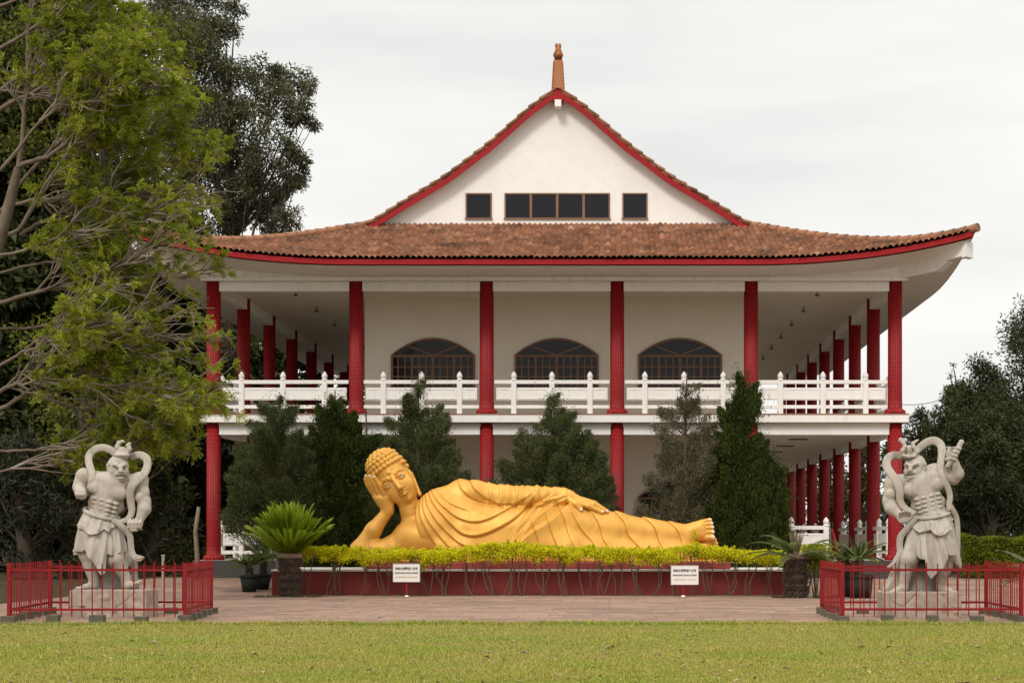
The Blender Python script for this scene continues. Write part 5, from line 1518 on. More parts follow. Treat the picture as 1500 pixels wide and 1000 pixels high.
CYP = leaf_mat('cypress_sprays', (0.015, 0.025, 0.006), (0.085, 0.112, 0.020), 0.12, 0.6, 2.5)
s_ = 47.3 / FPX
PJ = [(0, .95), (.3, 1.05), (.5, .97), (.667, .78), (.825, .46), (.92, .25), (1, .03)]
conifer('juniper_tree', 'loose greyish juniper beside the red corner column, behind the potted palms', 408, 47.2, 578, 66 * s_, JUN, 1, 120, 210, 'open', 0.30, profile=[(0, .9), (.25, 1.1), (.5, 1.0), (.64, .92), (.76, .70), (.85, .56), (.93, .32), (1, .04)])
conifer('cypress_tree', 'dark dense cypress with two pointed tops just left of the golden head', 491, 47.4, 562, 46 * s_, CYP, 2, 150, 260, 'dense', 0.05, profile=[(0, .95), (.2, 1.15), (.45, 1.0), (.667, .78), (.87, .60), (.94, .40), (1, .05)], blade=(.10, .022))
conifer('cypress_tree', 'slim dark cypress covering the second column beside the golden head', 536, 47.0, 590, 15 * s_, CYP, 3, 60, 230, 'dense', 0.05, profile=[(0, 1.0), (.3, 1.3), (.5, .75), (.66, .8), (.85, .9), (.95, .5), (1, .05)], blade=(.10, .022))
conifer('juniper_tree', 'green cone shaped juniper right behind the golden head', 612, 47.3, 543, 70 * s_, JUN, 4, 190, 250, 'open', 0.10, profile=PJ)
conifer('juniper_tree', 'broad green juniper behind the middle of the golden body', 811, 47.4, 577, 84 * s_, JUN, 5, 230, 260, 'open', 0.08, profile=[(0, .95), (.3, 1.05), (.56, .96), (.70, .70), (.78, .52), (.9, .29), (1, .04)])
conifer('juniper_tree', 'thin brownish grey juniper behind the golden legs with bare twigs showing', 1004, 47.0, 540, 64 * s_, JUNG, 6, 120, 165, 'open', 0.08, profile=[(0, 1.0), (.3, 1.05), (.5, .95), (.66, .80), (.81, .48), (.92, .25), (1, .03)])
conifer('cypress_tree', 'tallest dark cypress behind the golden feet', 1085, 46.6, 545, 52 * s_, CYP, 7, 190, 270, 'dense', 0.04, 0.0, profile=[(0, 1.0), (.35, 1.0), (.5, .82), (.667, .64), (.825, .52), (.93, .36), (1, .05)], blade=(.10, .022))
conifer('cypress_tree', 'short dark cypress to the right of the tallest cypress', 1133, 46.9, 660, 18 * s_, CYP, 8, 60, 220, 'dense', 0.04, profile=[(0, 1.0), (.3, 1.2), (.6, .9), (.85, .6), (1, .05)], blade=(.10, .022))

# ---- broad leaved trees from crown clumps given as places and radii
def clump_tree(name, label, cat, base, clumps, mat, seed, per, lf, group, bark=None, trunk_r=0.25, gap=0.35, droop=0.0, shell=0.5, flat=0.8, fork=0.35):
    """clumps: (x, y, z, r) in world; per leaves per m2 of clump; limbs run from the trunk to every clump"""
    rng = np.random.RandomState(seed); bx, by = base; z0 = gz(by) if by < 70 else 0.27
    root = thing(name, (bx, by, z0), label, cat, group)
    o = np.array((bx, by, z0))
    cl = np.array(clumps, float); top = cl[:, 2].max() - z0; cxm, cym = cl[:, 0].mean() - bx, cl[:, 1].mean() - by
    stem = np.array([(cxm * .5 * t ** 1.5, cym * .5 * t ** 1.5, t * top * .8) for t in np.linspace(0, 1, 8)]); stem[1:-1] += rng.normal(0, .08, (6, 3)) * (1, 1, 0)
    tubes_np('trunk', [(stem, np.linspace(trunk_r, trunk_r * .3, 8))], bark or BARK, root, 8)
    br = []; C = []; D = []
    for (x, y, z, r) in cl:
        c = np.array((x, y, z)) - o
        h = np.clip(c[2] / top - fork * rng.uniform(.3, .8), .08, .95); k = min(7, int(h / .8 * 7)); s0 = stem[k]
        mid = (s0 + c) / 2 + np.array((0, 0, -.08 * np.linalg.norm(c - s0))) + rng.normal(0, .12, 3)
        P = np.array(smooth_line([s0, mid, c], 4)); br.append((P, np.linspace(trunk_r * .26, .012, len(P))))
        nt = int(5 + r * 7)
        tips = unit(rng.normal(size=(nt, 3))) * (r * rng.uniform(.55, 1.05, (nt, 1))) * (1, 1, flat) + c
        for t in tips: br.append((np.array([c + (t - c) * q + rng.normal(0, .03, 3) for q in (0, .35, .7, 1)]), np.linspace(.02, .005, 4)))
        N = int(per * r * r)
        ti = rng.randint(0, nt, N); sub = r * gap
        q = tips[ti] + np.clip(rng.normal(0, 1, (N, 3)), -1.6, 1.6) * sub * (1, 1, flat)
        C.append(q); D.append(unit((q - c)) * .5 + rng.normal(0, .7, (N, 3)) + (0, 0, -droop))
    tubes_np('branches', br, bark or BARK, root, 4)
    C = np.concatenate(C); D = np.concatenate(D); n = len(C)
    leaf_mesh('crown', C, D, rng.uniform(.65, 1.3, n) * lf[0], rng.uniform(.7, 1.3, n) * lf[1], mat, root, rng, .5)
    return root
def PX(lst, d, jit, seed, spread=0):
    rng = np.random.RandomState(seed); out = []
    for (px, py, rp) in lst:
        dd = d + rng.uniform(-jit, jit); w_ = W(px, py, dd); out.append((w_[0], w_[1], max(w_[2], .8), rp * dd / FPX))
    return out
EUC = leaf_mat('eucalyptus_leaves', (0.034, 0.038, 0.017), (0.145, 0.145, 0.070), 0.18, 0.55, 0.6)
BRI = leaf_mat('fresh_green_leaves', (0.035, 0.046, 0.006), (0.19, 0.20, 0.024), 0.3, 0.5, 0.6)
DRK = leaf_mat('dark_evergreen_leaves', (0.013, 0.018, 0.006), (0.060, 0.070, 0.019), 0.1, 0.5, 0.4)
DRK2 = leaf_mat('dark_olive_needles', (0.018, 0.026, 0.009), (0.080, 0.094, 0.030), 0.1, 0.55, 0.5)
BG = 'trees behind and beside the temple'
clump_tree('eucalyptus_tree', 'tall grey green eucalyptus with drooping leaf clumps rising behind the left roof corner', 'tree', (W(330, 0, 76)[0], 76), PX(
    [(432, 125, 26), (405, 150, 34), (378, 110, 26), (448, 180, 14), (430, 160, 24), (442, 238, 20), (415, 275, 24), (395, 220, 34), (370, 170, 34), (350, 235, 44), (385, 290, 34), (330, 120, 34), (318, 60, 36),
     (300, 20, 34), (345, 8, 16), (330, 40, 18), (310, 180, 44), (290, 120, 44), (420, 320, 20), (400, 332, 22), (355, 315, 34), (315, 260, 48), (280, 210, 52), (435, 262, 14), (425, 262, 16), (455, 128, 10), (460, 182, 8), (250, 60, 60), (225, 10, 50), (240, 150, 60), (240, 268, 44), (262, 300, 40), (228, 325, 44),
     (365, 268, 24), (340, 285, 26), (408, 108, 14), (300, 330, 40)], 76, 2.5, 4), EUC, 11, 1500, (.23, .065), BG, BARKD, .38, .26, .5, flat=.9)
BRT = PX([(232, 40, 22), (265, 48, 26), (205, 80, 26), (245, 85, 24), (285, 85, 20), (220, 130, 30), (260, 125, 22), (180, 50, 30), (195, 170, 34), (235, 185, 28), (275, 150, 16), (295, 140, 14), (250, 215, 26), (290, 195, 18), (310, 145, 9), (215, 240, 30), (265, 250, 20),
          (150, 120, 40), (150, 210, 40), (110, 60, 46), (100, 160, 46), (60, 40, 50), (50, 130, 50), (170, 290, 34), (120, 300, 40), (60, 230, 50), (220, 300, 26), (20, 60, 50), (10, 200, 50)], 58, 1.6, 5)
clump_tree('bushy_tree', 'bushy tree with fresh yellow green tips standing behind the bare branched tree', 'tree', (W(120, 0, 58)[0], 58), BRT, BRI, 12, 620, (.17, .085), BG, BARKD, .3, .30)
LOW = PX([(85, 590, 32), (120, 600, 34), (155, 585, 30), (185, 600, 32), (120, 560, 30), (160, 545, 34), (205, 570, 30), (235, 600, 28), (250, 640, 26), (215, 640, 30), (180, 640, 30), (240, 670, 20), (265, 660, 16), (140, 640, 30), (90, 630, 34), (60, 570, 34), (210, 530, 34), (240, 545, 26), (270, 600, 14), (262, 560, 18), (100, 520, 40), (50, 500, 40), (160, 490, 40)], 52, 1.2, 6)
clump_tree('leafy_tree', 'low leafy green tree behind the head of the guardian with the low fist', 'tree', (W(165, 0, 52)[0], 52), LOW, leaf_mat('mid_green_leaves', (0.030, 0.044, 0.006), (0.20, 0.215, 0.028), 0.25, 0.5, 0.8), 13, 560, (.15, .075), BG, BARKD, .2, .30)
def dark_tree(px, d, ptop, hw, label, seed, mat=None, per=520, lf=(.40, .17), nm='evergreen_tree', bottom=.05):
    rng = np.random.RandomState(seed); x, y, zt = W(px, ptop, d); z0 = .27; H = zt - z0; Rw = hw * d / FPX; cl = []
    n = int(26 + H * 2.4)
    for i in range(n):
        t = bottom + (1 - bottom) * rng.uniform(0, 1) ** .9; a = rng.uniform(0, 2 * PI); rr = Rw * (1.0 if t < .45 else 1.0 - ((t - .45) / .55) ** 1.5 * .85) * rng.uniform(.35, .95)
        cl.append((x + rr * math.cos(a), y + rr * math.sin(a), z0 + t * H * .96, Rw * rng.uniform(.24, .42)))
    cl.append((x, y, zt - Rw * .2, Rw * .2))
    return clump_tree(nm, label, 'tree', (x, y), cl, mat or DRK, seed + 50, per, lf, BG, BARKD, .3, .34)
dark_tree(30, 66, 330, 110, 'dark evergreen at the far left edge, behind the bare branched tree', 21)
dark_tree(150, 68, 300, 100, 'dark evergreen behind the leafy tree and the left guardian', 22)
dark_tree(255, 66, 330, 80, 'dark evergreen close beside the left corner column', 23)
dark_tree(292, 72, 400, 62, 'dark evergreen directly behind the left corner column', 46)
dark_tree(210, 62, 560, 60, 'dark round evergreen low behind the leafy tree', 47)
dark_tree(340, 92, 380, 60, 'dark evergreen seen through the left gallery, nearest the corner column', 24, leaf_mat('gallery_view_leaves', (0.010, 0.014, 0.006), (0.075, 0.085, 0.020), 0.2, 0.5, 0.5))
dark_tree(425, 93, 410, 60, 'dark evergreen seen through the left gallery, in the middle of the gap', 25)
dark_tree(505, 94, 470, 40, 'dark evergreen seen through the left gallery, nearest the white wall', 26)
dark_tree(35, 50, 640, 60, 'feathery dark conifer with drooping sprays low at the far left edge', 27, leaf_mat('drooping_conifer_sprays', (0.014, 0.020, 0.010), (0.058, 0.062, 0.030), 0.1, 0.5, 0.5), 700, (.26, .045), 'conifer_tree')
dark_tree(110, 51, 650, 46, 'dark conifer right behind the left guardian', 28, DRK, 700, (.26, .05), 'conifer_tree')
dark_tree(225, 54, 660, 44, 'dark conifer between the left guardian and the temple corner', 29, DRK, 700, (.24, .05), 'conifer_tree')
dark_tree(262, 60, 720, 40, 'low dark bush at the foot of the left corner column', 30, DRK, 700, (.24, .05), 'conifer_tree')
dark_tree(70, 63, -70, 190, 'very tall dark evergreen behind the bare branched tree, its top above the photo', 45)
dark_tree(-60, 60, 250, 90, 'dark evergreen partly cut off by the left edge of the photo', 44)
# right side
dark_tree(1540, 66, 425, 118, 'tall dark olive conifer at the right edge, taller than its neighbours', 31, DRK2, 1700, (.16, .055), 'conifer_tree')
dark_tree(1440, 70, 528, 62, 'dark olive conifer behind the right guardian with a feathery top', 32, DRK2, 1700, (.16, .055), 'conifer_tree')
dark_tree(1396, 74, 530, 22, 'thin conifer with sparse twigs in front of the sky, behind the raised club', 33, DRK2, 900, (.16, .045), 'conifer_tree')
dark_tree(1405, 72, 556, 46, 'dense dark conifer between the thin sparse one and the bigger conifers on the right', 48, DRK2, 1700, (.16, .055), 'conifer_tree')
dark_tree(1372, 76, 590, 30, 'small dark conifer just left of the thin sparse one', 49, DRK2, 1100, (.16, .05), 'conifer_tree')
dark_tree(1348, 78, 595, 34, 'low dark tree just right of the right corner column', 34, DRK2, 1000, (.18, .06))
dark_tree(1455, 58, 640, 60, 'bushy dark conifer low behind the bright hedge on the right', 35, DRK2, 1600, (.15, .05), 'conifer_tree')
dark_tree(1540, 60, 560, 70, 'dark olive conifer cut off by the right edge of the photo', 36, DRK2, 1500, (.17, .055), 'conifer_tree')
for i, (px, d_, top, lab) in enumerate(((1165, 108, 640, 'distant tree seen through the right gallery beside the last columns'), (1215, 104, 650, 'distant tree seen between the middle columns of the right gallery'), (1262, 100, 640, 'distant tree seen between the nearer columns of the right gallery'), (1310, 96, 640, 'distant tree behind the right corner column'))):
    dark_tree(px, d_, top, 34, lab, 37 + i, leaf_mat('distant_leaves', (0.022, 0.028, 0.012), (0.11, 0.12, 0.04), 0.2, 0.5, 0.5), 420, (.3, .12))  # leaf tones a little paler than the nearer evergreens

# ---- big bare-branched tree in the left foreground
def bare_tree():
    rng = np.random.RandomState(77); random.seed(77)
    d0 = 37.0
    bx = W(-95, 0, d0)[0]
    root = thing('bare_branched_tree', (bx, d0, 0), 'large spreading tree with many bare grey branches and pale green feathery leaves at the left', 'tree')
    o = np.array((bx, d0, 0.0))
    def Q(l, d1, d2):
        n = len(l); return [np.array(W(p[0], p[1], d1 + (d2 - d1) * i / (n - 1))) - o for i, p in enumerate(l)]
    trunk = [np.array((0, 0, -0.1)), np.array((.1, 0, 1.5)), np.array((.35, -.1, 3.6)), np.array((.9, -.2, 6.0)), Q([(8, 320), (27, 245)], 36.5, 36.2)[0], Q([(8, 320), (27, 245)], 36.5, 36.2)[1]]
    paths = [(np.array(smooth_line(trunk, 4)), np.linspace(.28, .085, 21))]
    limbs = [([(27, 245), (37, 150), (45, 60), (60, -60)], 36.2, 35.5, .085), ([(27, 245), (68, 235), (126, 190), (139, 133), (152, 108)], 36.2, 34.5, .085),
             ([(-50, 455), (0, 442), (68, 422), (137, 403), (182, 382), (213, 353), (247, 323), (275, 300)], 37, 35.0, .08), ([(-60, 620), (0, 574), (38, 551), (84, 513), (114, 452), (128, 436)], 37, 35.5, .085),
             ([(-60, 620), (0, 597), (57, 562), (106, 547), (152, 513), (213, 452), (250, 420)], 37, 36, .085), ([(57, 562), (114, 562), (171, 566), (228, 577), (262, 574)], 36.7, 35.5, .055),
             ([(84, 513), (130, 500), (171, 490), (228, 482), (262, 494)], 36.4, 36, .05), ([(-50, 570), (0, 534), (38, 505), (68, 486), (96, 484)], 36, 34, .06), ([(-60, 665), (0, 657), (46, 655), (95, 648), (160, 652), (213, 627), (240, 612)], 35.5, 37, .05),
             ([(-60, 220), (0, 160), (61, 126), (136, 58), (165, 20)], 37.5, 37, .10), ([(-50, 180), (0, 133), (34, 102), (68, 61), (110, 0)], 36.8, 36.2, .09), ([(10, 345), (34, 326), (102, 231), (190, 204), (256, 182)], 36.6, 36, .075),
             ([(-20, 320), (20, 299), (85, 292), (143, 291), (221, 280), (279, 279), (318, 288)], 37.5, 36.5, .075), ([(30, 345), (68, 320), (153, 272), (238, 238), (300, 222)], 37, 37, .07), ([(150, 352), (190, 335), (262, 305), (325, 298)], 36, 35.5, .05),
             ([(-40, 90), (20, 60), (80, 10), (120, -40)], 38, 37.5, .08), ([(20, 280), (90, 200), (160, 120), (210, 70)], 38, 38, .06), ([(0, 400), (80, 380), (180, 420), (240, 398), (268, 402)], 37.5, 37.5, .05),
             ([(-50, 480), (40, 478), (120, 470), (210, 500), (250, 500), (318, 520)], 37.8, 37, .05), ([(20, 560), (110, 600), (190, 605), (235, 590), (268, 570)], 37, 37.5, .05), ([(-60, 360), (20, 370), (100, 345), (180, 320), (230, 310)], 36, 35.5, .06),
             ([(-40, 20), (40, -5), (120, -60)], 36.6, 36, .07), ([(-60, 700), (10, 690), (60, 672), (110, 676)], 36.5, 37, .03), ([(0, 250), (60, 180), (110, 150), (180, 150), (235, 130)], 35.6, 35, .06)]
    tips = []
    def grow(P, r0, level):
        P = np.asarray(P); n = len(P); rad = np.linspace(r0, max(.006, r0 * .22), n)
        paths.append((P, rad))
        seg = np.linalg.norm(np.diff(P, axis=0), axis=1); L = seg.sum()
        if level >= 1:
            tips.append((P[-1], P[-1] - P[-2], level))
            if level >= 2 and rng.rand() < .55: tips.append((P[n // 2], P[n // 2] - P[n // 2 - 1], level))
        if level >= 3: return
        k = {0: int(3 + L * 2.4), 1: int(2 + L * 2.6), 2: int(1 + L * 2.2)}[level]
        for _ in range(k):
            t = rng.uniform(.22, .84) if level == 0 else rng.uniform(.15, .98); f = t * (n - 1); i = min(n - 2, int(f)); p = P[i] + (P[i + 1] - P[i]) * (f - i)
            if p[0] + bx > -10.5 and 4.5 < p[2] < 9.4 and rng.rand() < .35: continue
            T = P[i + 1] - P[i]; T = T / (np.linalg.norm(T) + 1e-9)
            dr = T * 1.25 + rng.normal(0, .40, 3) + np.array((.30, 0, .05)); dr /= np.linalg.norm(dr)
            ln = {0: rng.uniform(1.0, 2.6), 1: rng.uniform(.4, 1.2), 2: rng.uniform(.2, .55)}[level] * ((1.15 - .8 * t) if level == 0 else (1.1 - .4 * t))
            m = 6 if level < 2 else 4; Q_ = [p]; dd = dr.copy()
            for j in range(m - 1):
                dd = dd + rng.normal(0, .16, 3) + np.array((.05, 0, .03)); dd /= np.linalg.norm(dd); Q_.append(Q_[-1] + dd * ln / (m - 1))
            grow(Q_, {0: .028, 1: .017, 2: .011}[level] * rng.uniform(.7, 1.3), level + 1)
    for l, d1, d2, r in limbs:
        P = np.array(smooth_line(Q(l, d1, d2), 5)); P[1:] += np.cumsum(rng.normal(0, .018, (len(P) - 1, 3)), axis=0); r *= .66
        grow(P, r, 0)
    j = np.array(smooth_line([np.array((.5, -.1, 4.0)), Q([(-60, 640), (0, 0)], 37, 37)[0]], 4))
    for a, b in (((.5, -.1, 4.0), (-60, 620)), ((.6, -.1, 4.6), (-50, 480)), ((.3, -.1, 3.2), (-60, 680)), ((.7, -.2, 6), (-60, 360)), ((.8, -.2, 6.5), (-40, 90)), ((.8, -.2, 6.5), (-60, 220)), ((.8, -.2, 6.5), (-50, 180)), ((.8, -.2, 6.6), (-40, 20))):
        e = Q([b, b], 37, 37)[0]; a = np.array(a); paths.append((np.array(smooth_line([a, (a + e) / 2 + np.array((0, 0, -.15)), e], 5)), np.linspace(.14, .09, 11)))
    big = [p for p in paths if p[1][0] > .03]; small = [p for p in paths if p[1][0] <= .03]
    tubes_np('trunk', big, BARK, root, 8); tubes_np('twigs', small, TWIG, root, 4)
    # feathery leaves in tufts
    C = []; D = []; N = []; rs = rng
    for (p, t, lv) in tips:
        gx = p[0] + bx; gzz = p[2]
        if rs.rand() < (.76 if gx > -10.3 and 5.0 < gzz < 9.4 else .40): continue
        t = t / (np.linalg.norm(t) + 1e-9)
        for _ in range(rs.randint(5, 9)):
            ax = t * .8 + rs.normal(0, .55, 3) + np.array((.05, -.05, .15)); ax /= np.linalg.norm(ax)
            L = rs.uniform(.14, .28); side = np.cross(ax, rs.normal(0, 1, 3) * .5 + np.array((0, 0, 1))); side /= np.linalg.norm(side) + 1e-9
            k = 8
            for i in range(k):
                f = (i + .6) / k; q = p + ax * L * f + np.array((0, 0, -.07 * f * f))
                for sg in (-1, 1):
                    C.append(q); D.append(side * sg + ax * .55 + rs.normal(0, .1, 3)); N.append(np.cross(ax, side) + rs.normal(0, .25, 3))
    C = np.array(C); n = len(C)
    leaf_mesh('crown', C, np.array(D), rs.uniform(.045, .08, n), rs.uniform(.022, .034, n), leaf_mat('feathery_spring_leaves', (0.14, 0.18, 0.012), (0.41, 0.45, 0.05), .36, .5, 1.2), root, rs, .2, np.array(N))
    print('bare tree leaves', n, 'paths', len(paths))
bare_tree()

# ---- golden shrubs along the base
GOLD_L = leaf_mat('golden_privet_leaves', (0.36, 0.40, 0.010), (0.93, 0.84, 0.014), .25, .6, 6)
STEM = pm('shrub_stem', (0.10, 0.075, 0.052), .9, .3, 8, .4, 30)
SHR = [(452, 801, 20), (478, 802, 18), (497, 801, 16), (530, 803, 22), (566, 804, 26), (598, 806, 20), (625, 806, 24), (652, 803, 22), (690, 801, 22), (718, 797, 22), (742, 794, 24), (768, 796, 22), (796, 800, 22), (826, 802, 22), (852, 801, 22), (882, 802, 22), (905, 803, 20), (938, 803, 22), (962, 804, 20), (986, 802, 16), (1016, 798, 16), (1040, 801, 22), (1068, 803, 20), (1098, 806, 20), (1126, 808, 18)]
def shrub(i, px, pt, hw):
    rng = np.random.RandomState(300 + i); d = 42.15 + rng.uniform(-.1, .1); k = d / FPX
    x, y, zt = W(px, pt, d); x = float(x)
    nm = NTH[i] if i < 10 else None
    order = ('first', 'second', 'third', 'fourth', 'fifth', 'sixth', 'seventh', 'eighth', 'ninth', 'tenth', 'eleventh', 'twelfth', 'thirteenth', 'fourteenth', 'fifteenth', 'sixteenth', 'seventeenth', 'eighteenth', 'nineteenth', 'twentieth', 'twenty-first', 'twenty-second', 'twenty-third', 'twenty-fourth', 'twenty-fifth')[i]
    lab = f'clipped golden shrub on thin stems, {order} from the left along the red plinth'
    if i == 20: lab = 'golden shrub with one tall untrimmed shoot standing up before the feet of the golden statue'
    r = thing('golden_shrub', (x, d, .03), lab, 'shrub', 'clipped golden shrubs along the red plinth')
    Z = zt - .03; w = hw * k * .93; lo = Z - (17 + rng.uniform(0, 8)) * k
    br = []; C = []; D = []
    ns = rng.randint(2, 4); tips = []
    for s in range(ns):
        b0 = np.array((rng.uniform(-.10, .10), rng.uniform(-.05, .05), -.03)); f = np.array((rng.uniform(-.7, .7) * w, rng.uniform(-.1, .1), lo * rng.uniform(.55, .9)))
        P = np.array(smooth_line([b0, b0 * .5 + f * .5 + rng.normal(0, .04, 3) * (1, .6, .2), f], 4)); br.append((P, np.linspace(.016, .010, len(P)) * rng.uniform(.7, 1.4)))
        for q in range(5):
            e = f + np.array((rng.uniform(-.45, .45) * w * 1.6, rng.uniform(-.2, .2), rng.uniform(.12, .42) + lo - f[2])); br.append((np.array(smooth_line([f, (f + e) / 2 + rng.normal(0, .03, 3), e], 3)), np.linspace(.008, .004, 7)))
    C = []; kcl = int(15 * hw / 20)
    for q in range(kcl):                             # leaf clumps along the trimmed top, ragged below
        u = (q + rng.uniform(0, 1)) / kcl * 2 - 1; rr = rng.uniform(.07, .13); low = rng.uniform(0, 1) ** 1.9
        c0 = np.array((u * w, rng.uniform(-.16, .16), Z - rr * .55 - low * (Z - lo) * .75))
        kn = int(200 * (rr / .1) ** 2); c = c0 + rng.normal(0, 1, (kn, 3)) * (rr * .8, rr * .75, rr * .5); C.append(c)
    C = np.concatenate(C); C[:, 1] = np.clip(C[:, 1], -.29, .4); C[:, 2] = np.where(C[:, 2] > Z, Z - rng.uniform(0, .05, len(C)), C[:, 2]) + .018 * np.sin(C[:, 0] * 9 + i)
    sh = rng.randint(2, 6)
    for q in range(sh):                              # stray shoots above the trimmed top
        b = np.array((rng.uniform(-.8, .8) * w, rng.uniform(-.15, .15), Z - .05)); hh = rng.uniform(.05, .13)
        if i == 20 and q == 0: b[0] = 0; hh = .42
        t = rng.uniform(0, 1, int(60 * hh / .1)); C = np.vstack([C, b + np.stack([rng.normal(0, .018, len(t)) + t * .03, rng.normal(0, .018, len(t)), t * hh], 1)])
        br.append((np.array([b + (0, 0, -.1), b + (.03, 0, hh)]), np.array((.004, .003))))
    D = rng.normal(0, .6, C.shape) + (0, 0, .55); n = len(C)
    tubes_np('stems', br, STEM, r, 5)
    leaf_mesh('foliage', C, D, rng.uniform(.030, .052, n), rng.uniform(.018, .030, n), GOLD_L, r, rng, .3)
for i, a in enumerate(SHR): shrub(i, *a)

# ---- palms (cycads)
FROND = leaf_mat('cycad_fronds', (0.19, 0.27, 0.014), (0.40, 0.50, 0.035), .35, .6, 1.5)
FRONDD = leaf_mat('dark_cycad_fronds', (0.040, 0.058, 0.014), (0.14, 0.175, 0.038), .2, .5, 1.5)
FRONDG = leaf_mat('grey_cycad_fronds', (0.10, 0.11, 0.07), (0.20, 0.21, 0.14), .2, .5, 1.5)
PINK = leaf_mat('new_pinkish_fronds', (0.20, 0.13, 0.09), (0.36, 0.26, 0.18), .2, .6, 2)
def cycad_trunk(root, r, h, z=0.0, name='trunk'):
    m = MB(); rng = random.Random(int(h * 1000) + int(r * 100)); prof = [(r * .92, -.03)]
    k = int(h / .05)
    for i in range(k): prof += [(r * (1.0 + .06 * math.sin(i * 1.7)), h * i / k), (r * (.86 + .06 * math.sin(i * 1.7)), h * (i + .7) / k)]
    prof.append((r * .7, h)); m.lathe((0, 0, z), prof, 18)
    for i in range(int(h * r * 900)):               # old leaf bases
        a, zz = rng.uniform(0, 2 * PI), rng.uniform(.02, h); c, s = math.cos(a), math.sin(a)
        m.tube([(r * .85 * c, r * .85 * s, z + zz), (r * 1.16 * c, r * 1.16 * s, z + zz + .05)], [.022, .008], 4)
    return m.build(name, pm('cycad_trunk', (0.075, 0.05, 0.035), .95, .4, 8, .8, 30), root)
def fronds(root, n, L, zc, mat, seed, e0, e1, curve, name='fronds', az=None, wmax=.22, ks=34, jit=.12, fwd=.75, blunt=False, lw=.024):
    """n feather fronds from the crown; elevation between e0 and e1; curve bends them over"""
    rng = np.random.RandomState(seed); C = []; D = []; N = []; rach = []; ln = []
    for i in range(n):
        a = 2 * PI * i / n * 1.0 + rng.uniform(-.25, .25) if az is None else az[i % len(az)] + rng.uniform(-.2, .2)
        el = rng.uniform(e0, e1); l = L * rng.uniform(.82, 1.1)
        p = np.array((0.04 * math.cos(a), .04 * math.sin(a), zc)); P = [p]; S = 14
        for j in range(S):
            e = el - curve * ((j + 1) / S) ** 1.5 * rng.uniform(.9, 1.1)
            P.append(P[-1] + np.array((math.cos(a) * math.cos(e), math.sin(a) * math.cos(e), math.sin(e))) * l / S)
        P = np.array(P); rach.append((P, np.linspace(.012, .003, S + 1)))
        sd = np.array((-math.sin(a), math.cos(a), 0))
        for j in range(ks):
            f = .10 + .9 * (j + .5) / ks; q = f * S; k = min(S - 1, int(q)); pt = P[k] + (P[k + 1] - P[k]) * (q - k); T = P[k + 1] - P[k]; T = T / np.linalg.norm(T); up = np.cross(sd, T)
            w = wmax * (math.sin(PI * min(1, .12 + f * .95)) ** .6 if f < .97 else .4)
            if blunt: w = wmax * min(1, .45 + 3 * f)
            for sg in (-1, 1):
                C.append(pt); D.append(sd * sg * .8 + T * fwd + up * .38 * (1 if curve < 1 else .6)); N.append(up + sd * sg * .3); ln.append(w * rng.uniform(.85, 1.1))
    tubes_np('stalks', rach, mat, root, 4)
    n_ = len(C); return leaf_mesh(name, np.array(C), np.array(D), np.array(ln), lw, mat, root, rng, .15, np.array(N))
def cyc(px, pb, d, label, group=None, z=None):
    x, y, _ = W(px, 0, d); return thing('cycad_palm', (x, d, .03 if z is None else z), label, 'palm', group or 'cycad palms')
r = cyc(425, 880, 41.7, 'large cycad with a fan of bright fronds at the left end of the plinth'); cycad_trunk(r, .27, .98); fronds(r, 88, 1.20, .98, FROND, 1, .50, 1.52, .08, wmax=.19, ks=50, fwd=1.0, blunt=True, lw=.03)
m = MB(); m.lathe((0, 0, .93), [(.27, 0), (.33, .05), (.27, .12), (.1, .15)], 16); m.build('leaf_bases', PINK, r)
r = cyc(1166, 880, 41.0, 'cycad with arching dark fronds and a pinkish shoot at the right end of the plinth'); cycad_trunk(r, .29, .95)
fronds(r, 20, 1.5, .95, FRONDD, 2, .2, .8, 1.0, wmax=.18, ks=46); fronds(r, 22, .62, 1.0, PINK, 3, 1.25, 1.52, .1, 'fronds', wmax=.05, ks=16)
m = MB(); m.lathe((0, 0, .9), [(.25, 0), (.33, .05), (.28, .13), (.1, .2)], 16); m.build('leaf_bases', PINK, r)
def pot(px, d, r0, r1, h, label, square=False):
    x, y, _ = W(px, 0, d); p = thing('plant_pot', (x, d, gz(d) + .03), label, 'plant pot', 'dark pots with cycad palms'); m = MB()
    n = 28
    m.lathe((0, 0, 0), [(r0, 0), (r0 + (r1 - r0) * .85, h * .82)], n); m.build('body', PLASTIC, p)
    m = MB(); m.lathe((0, 0, h * .821), [(r1 * .97, 0), (r1 * 1.06, .02), (r1 * 1.06, h * .15), (r1 * 1.0, h * .17), (r1 * .9, h * .17), (r1 * .88, h * .08), (.01, h * .08)], n, caps=False); m.build('rim', PLASTIC, p); return p
PLASTIC = pm('dark_green_plastic', (0.014, 0.017, 0.015), .7, .2, 4, .1, 20, spec=.2)
SOIL = gz
pot(365, 44.6, .17, .24, .44, 'nearer of the two round dark pots left of the plinth'); r = cyc(365, 0, 44.6, 'small cycad in the nearer round pot left of the plinth', 'potted cycads', gz(44.6) + .42); cycad_trunk(r, .1, .26); fronds(r, 17, .85, .26, FRONDD, 5, .15, .95, .75, wmax=.14)
pot(384, 45.3, .17, .24, .40, 'farther of the two round dark pots left of the plinth, behind the other'); r = cyc(386, 0, 45.3, 'taller cycad in the farther round pot left of the plinth', 'potted cycads', gz(45.3) + .38); cycad_trunk(r, .1, .42); fronds(r, 18, .95, .42, FRONDD, 6, .2, 1.15, .6, wmax=.14)
pot(1260, 40.7, .26, .31, .56, 'larger front pot behind the left side of the right fence'); r = cyc(1258, 0, 40.7, 'leafy cycad in the larger front pot behind the right fence', 'potted cycads', .56); cycad_trunk(r, .12, .40); fronds(r, 18, .85, .40, FRONDD, 7, .1, 1.1, .8, wmax=.14)
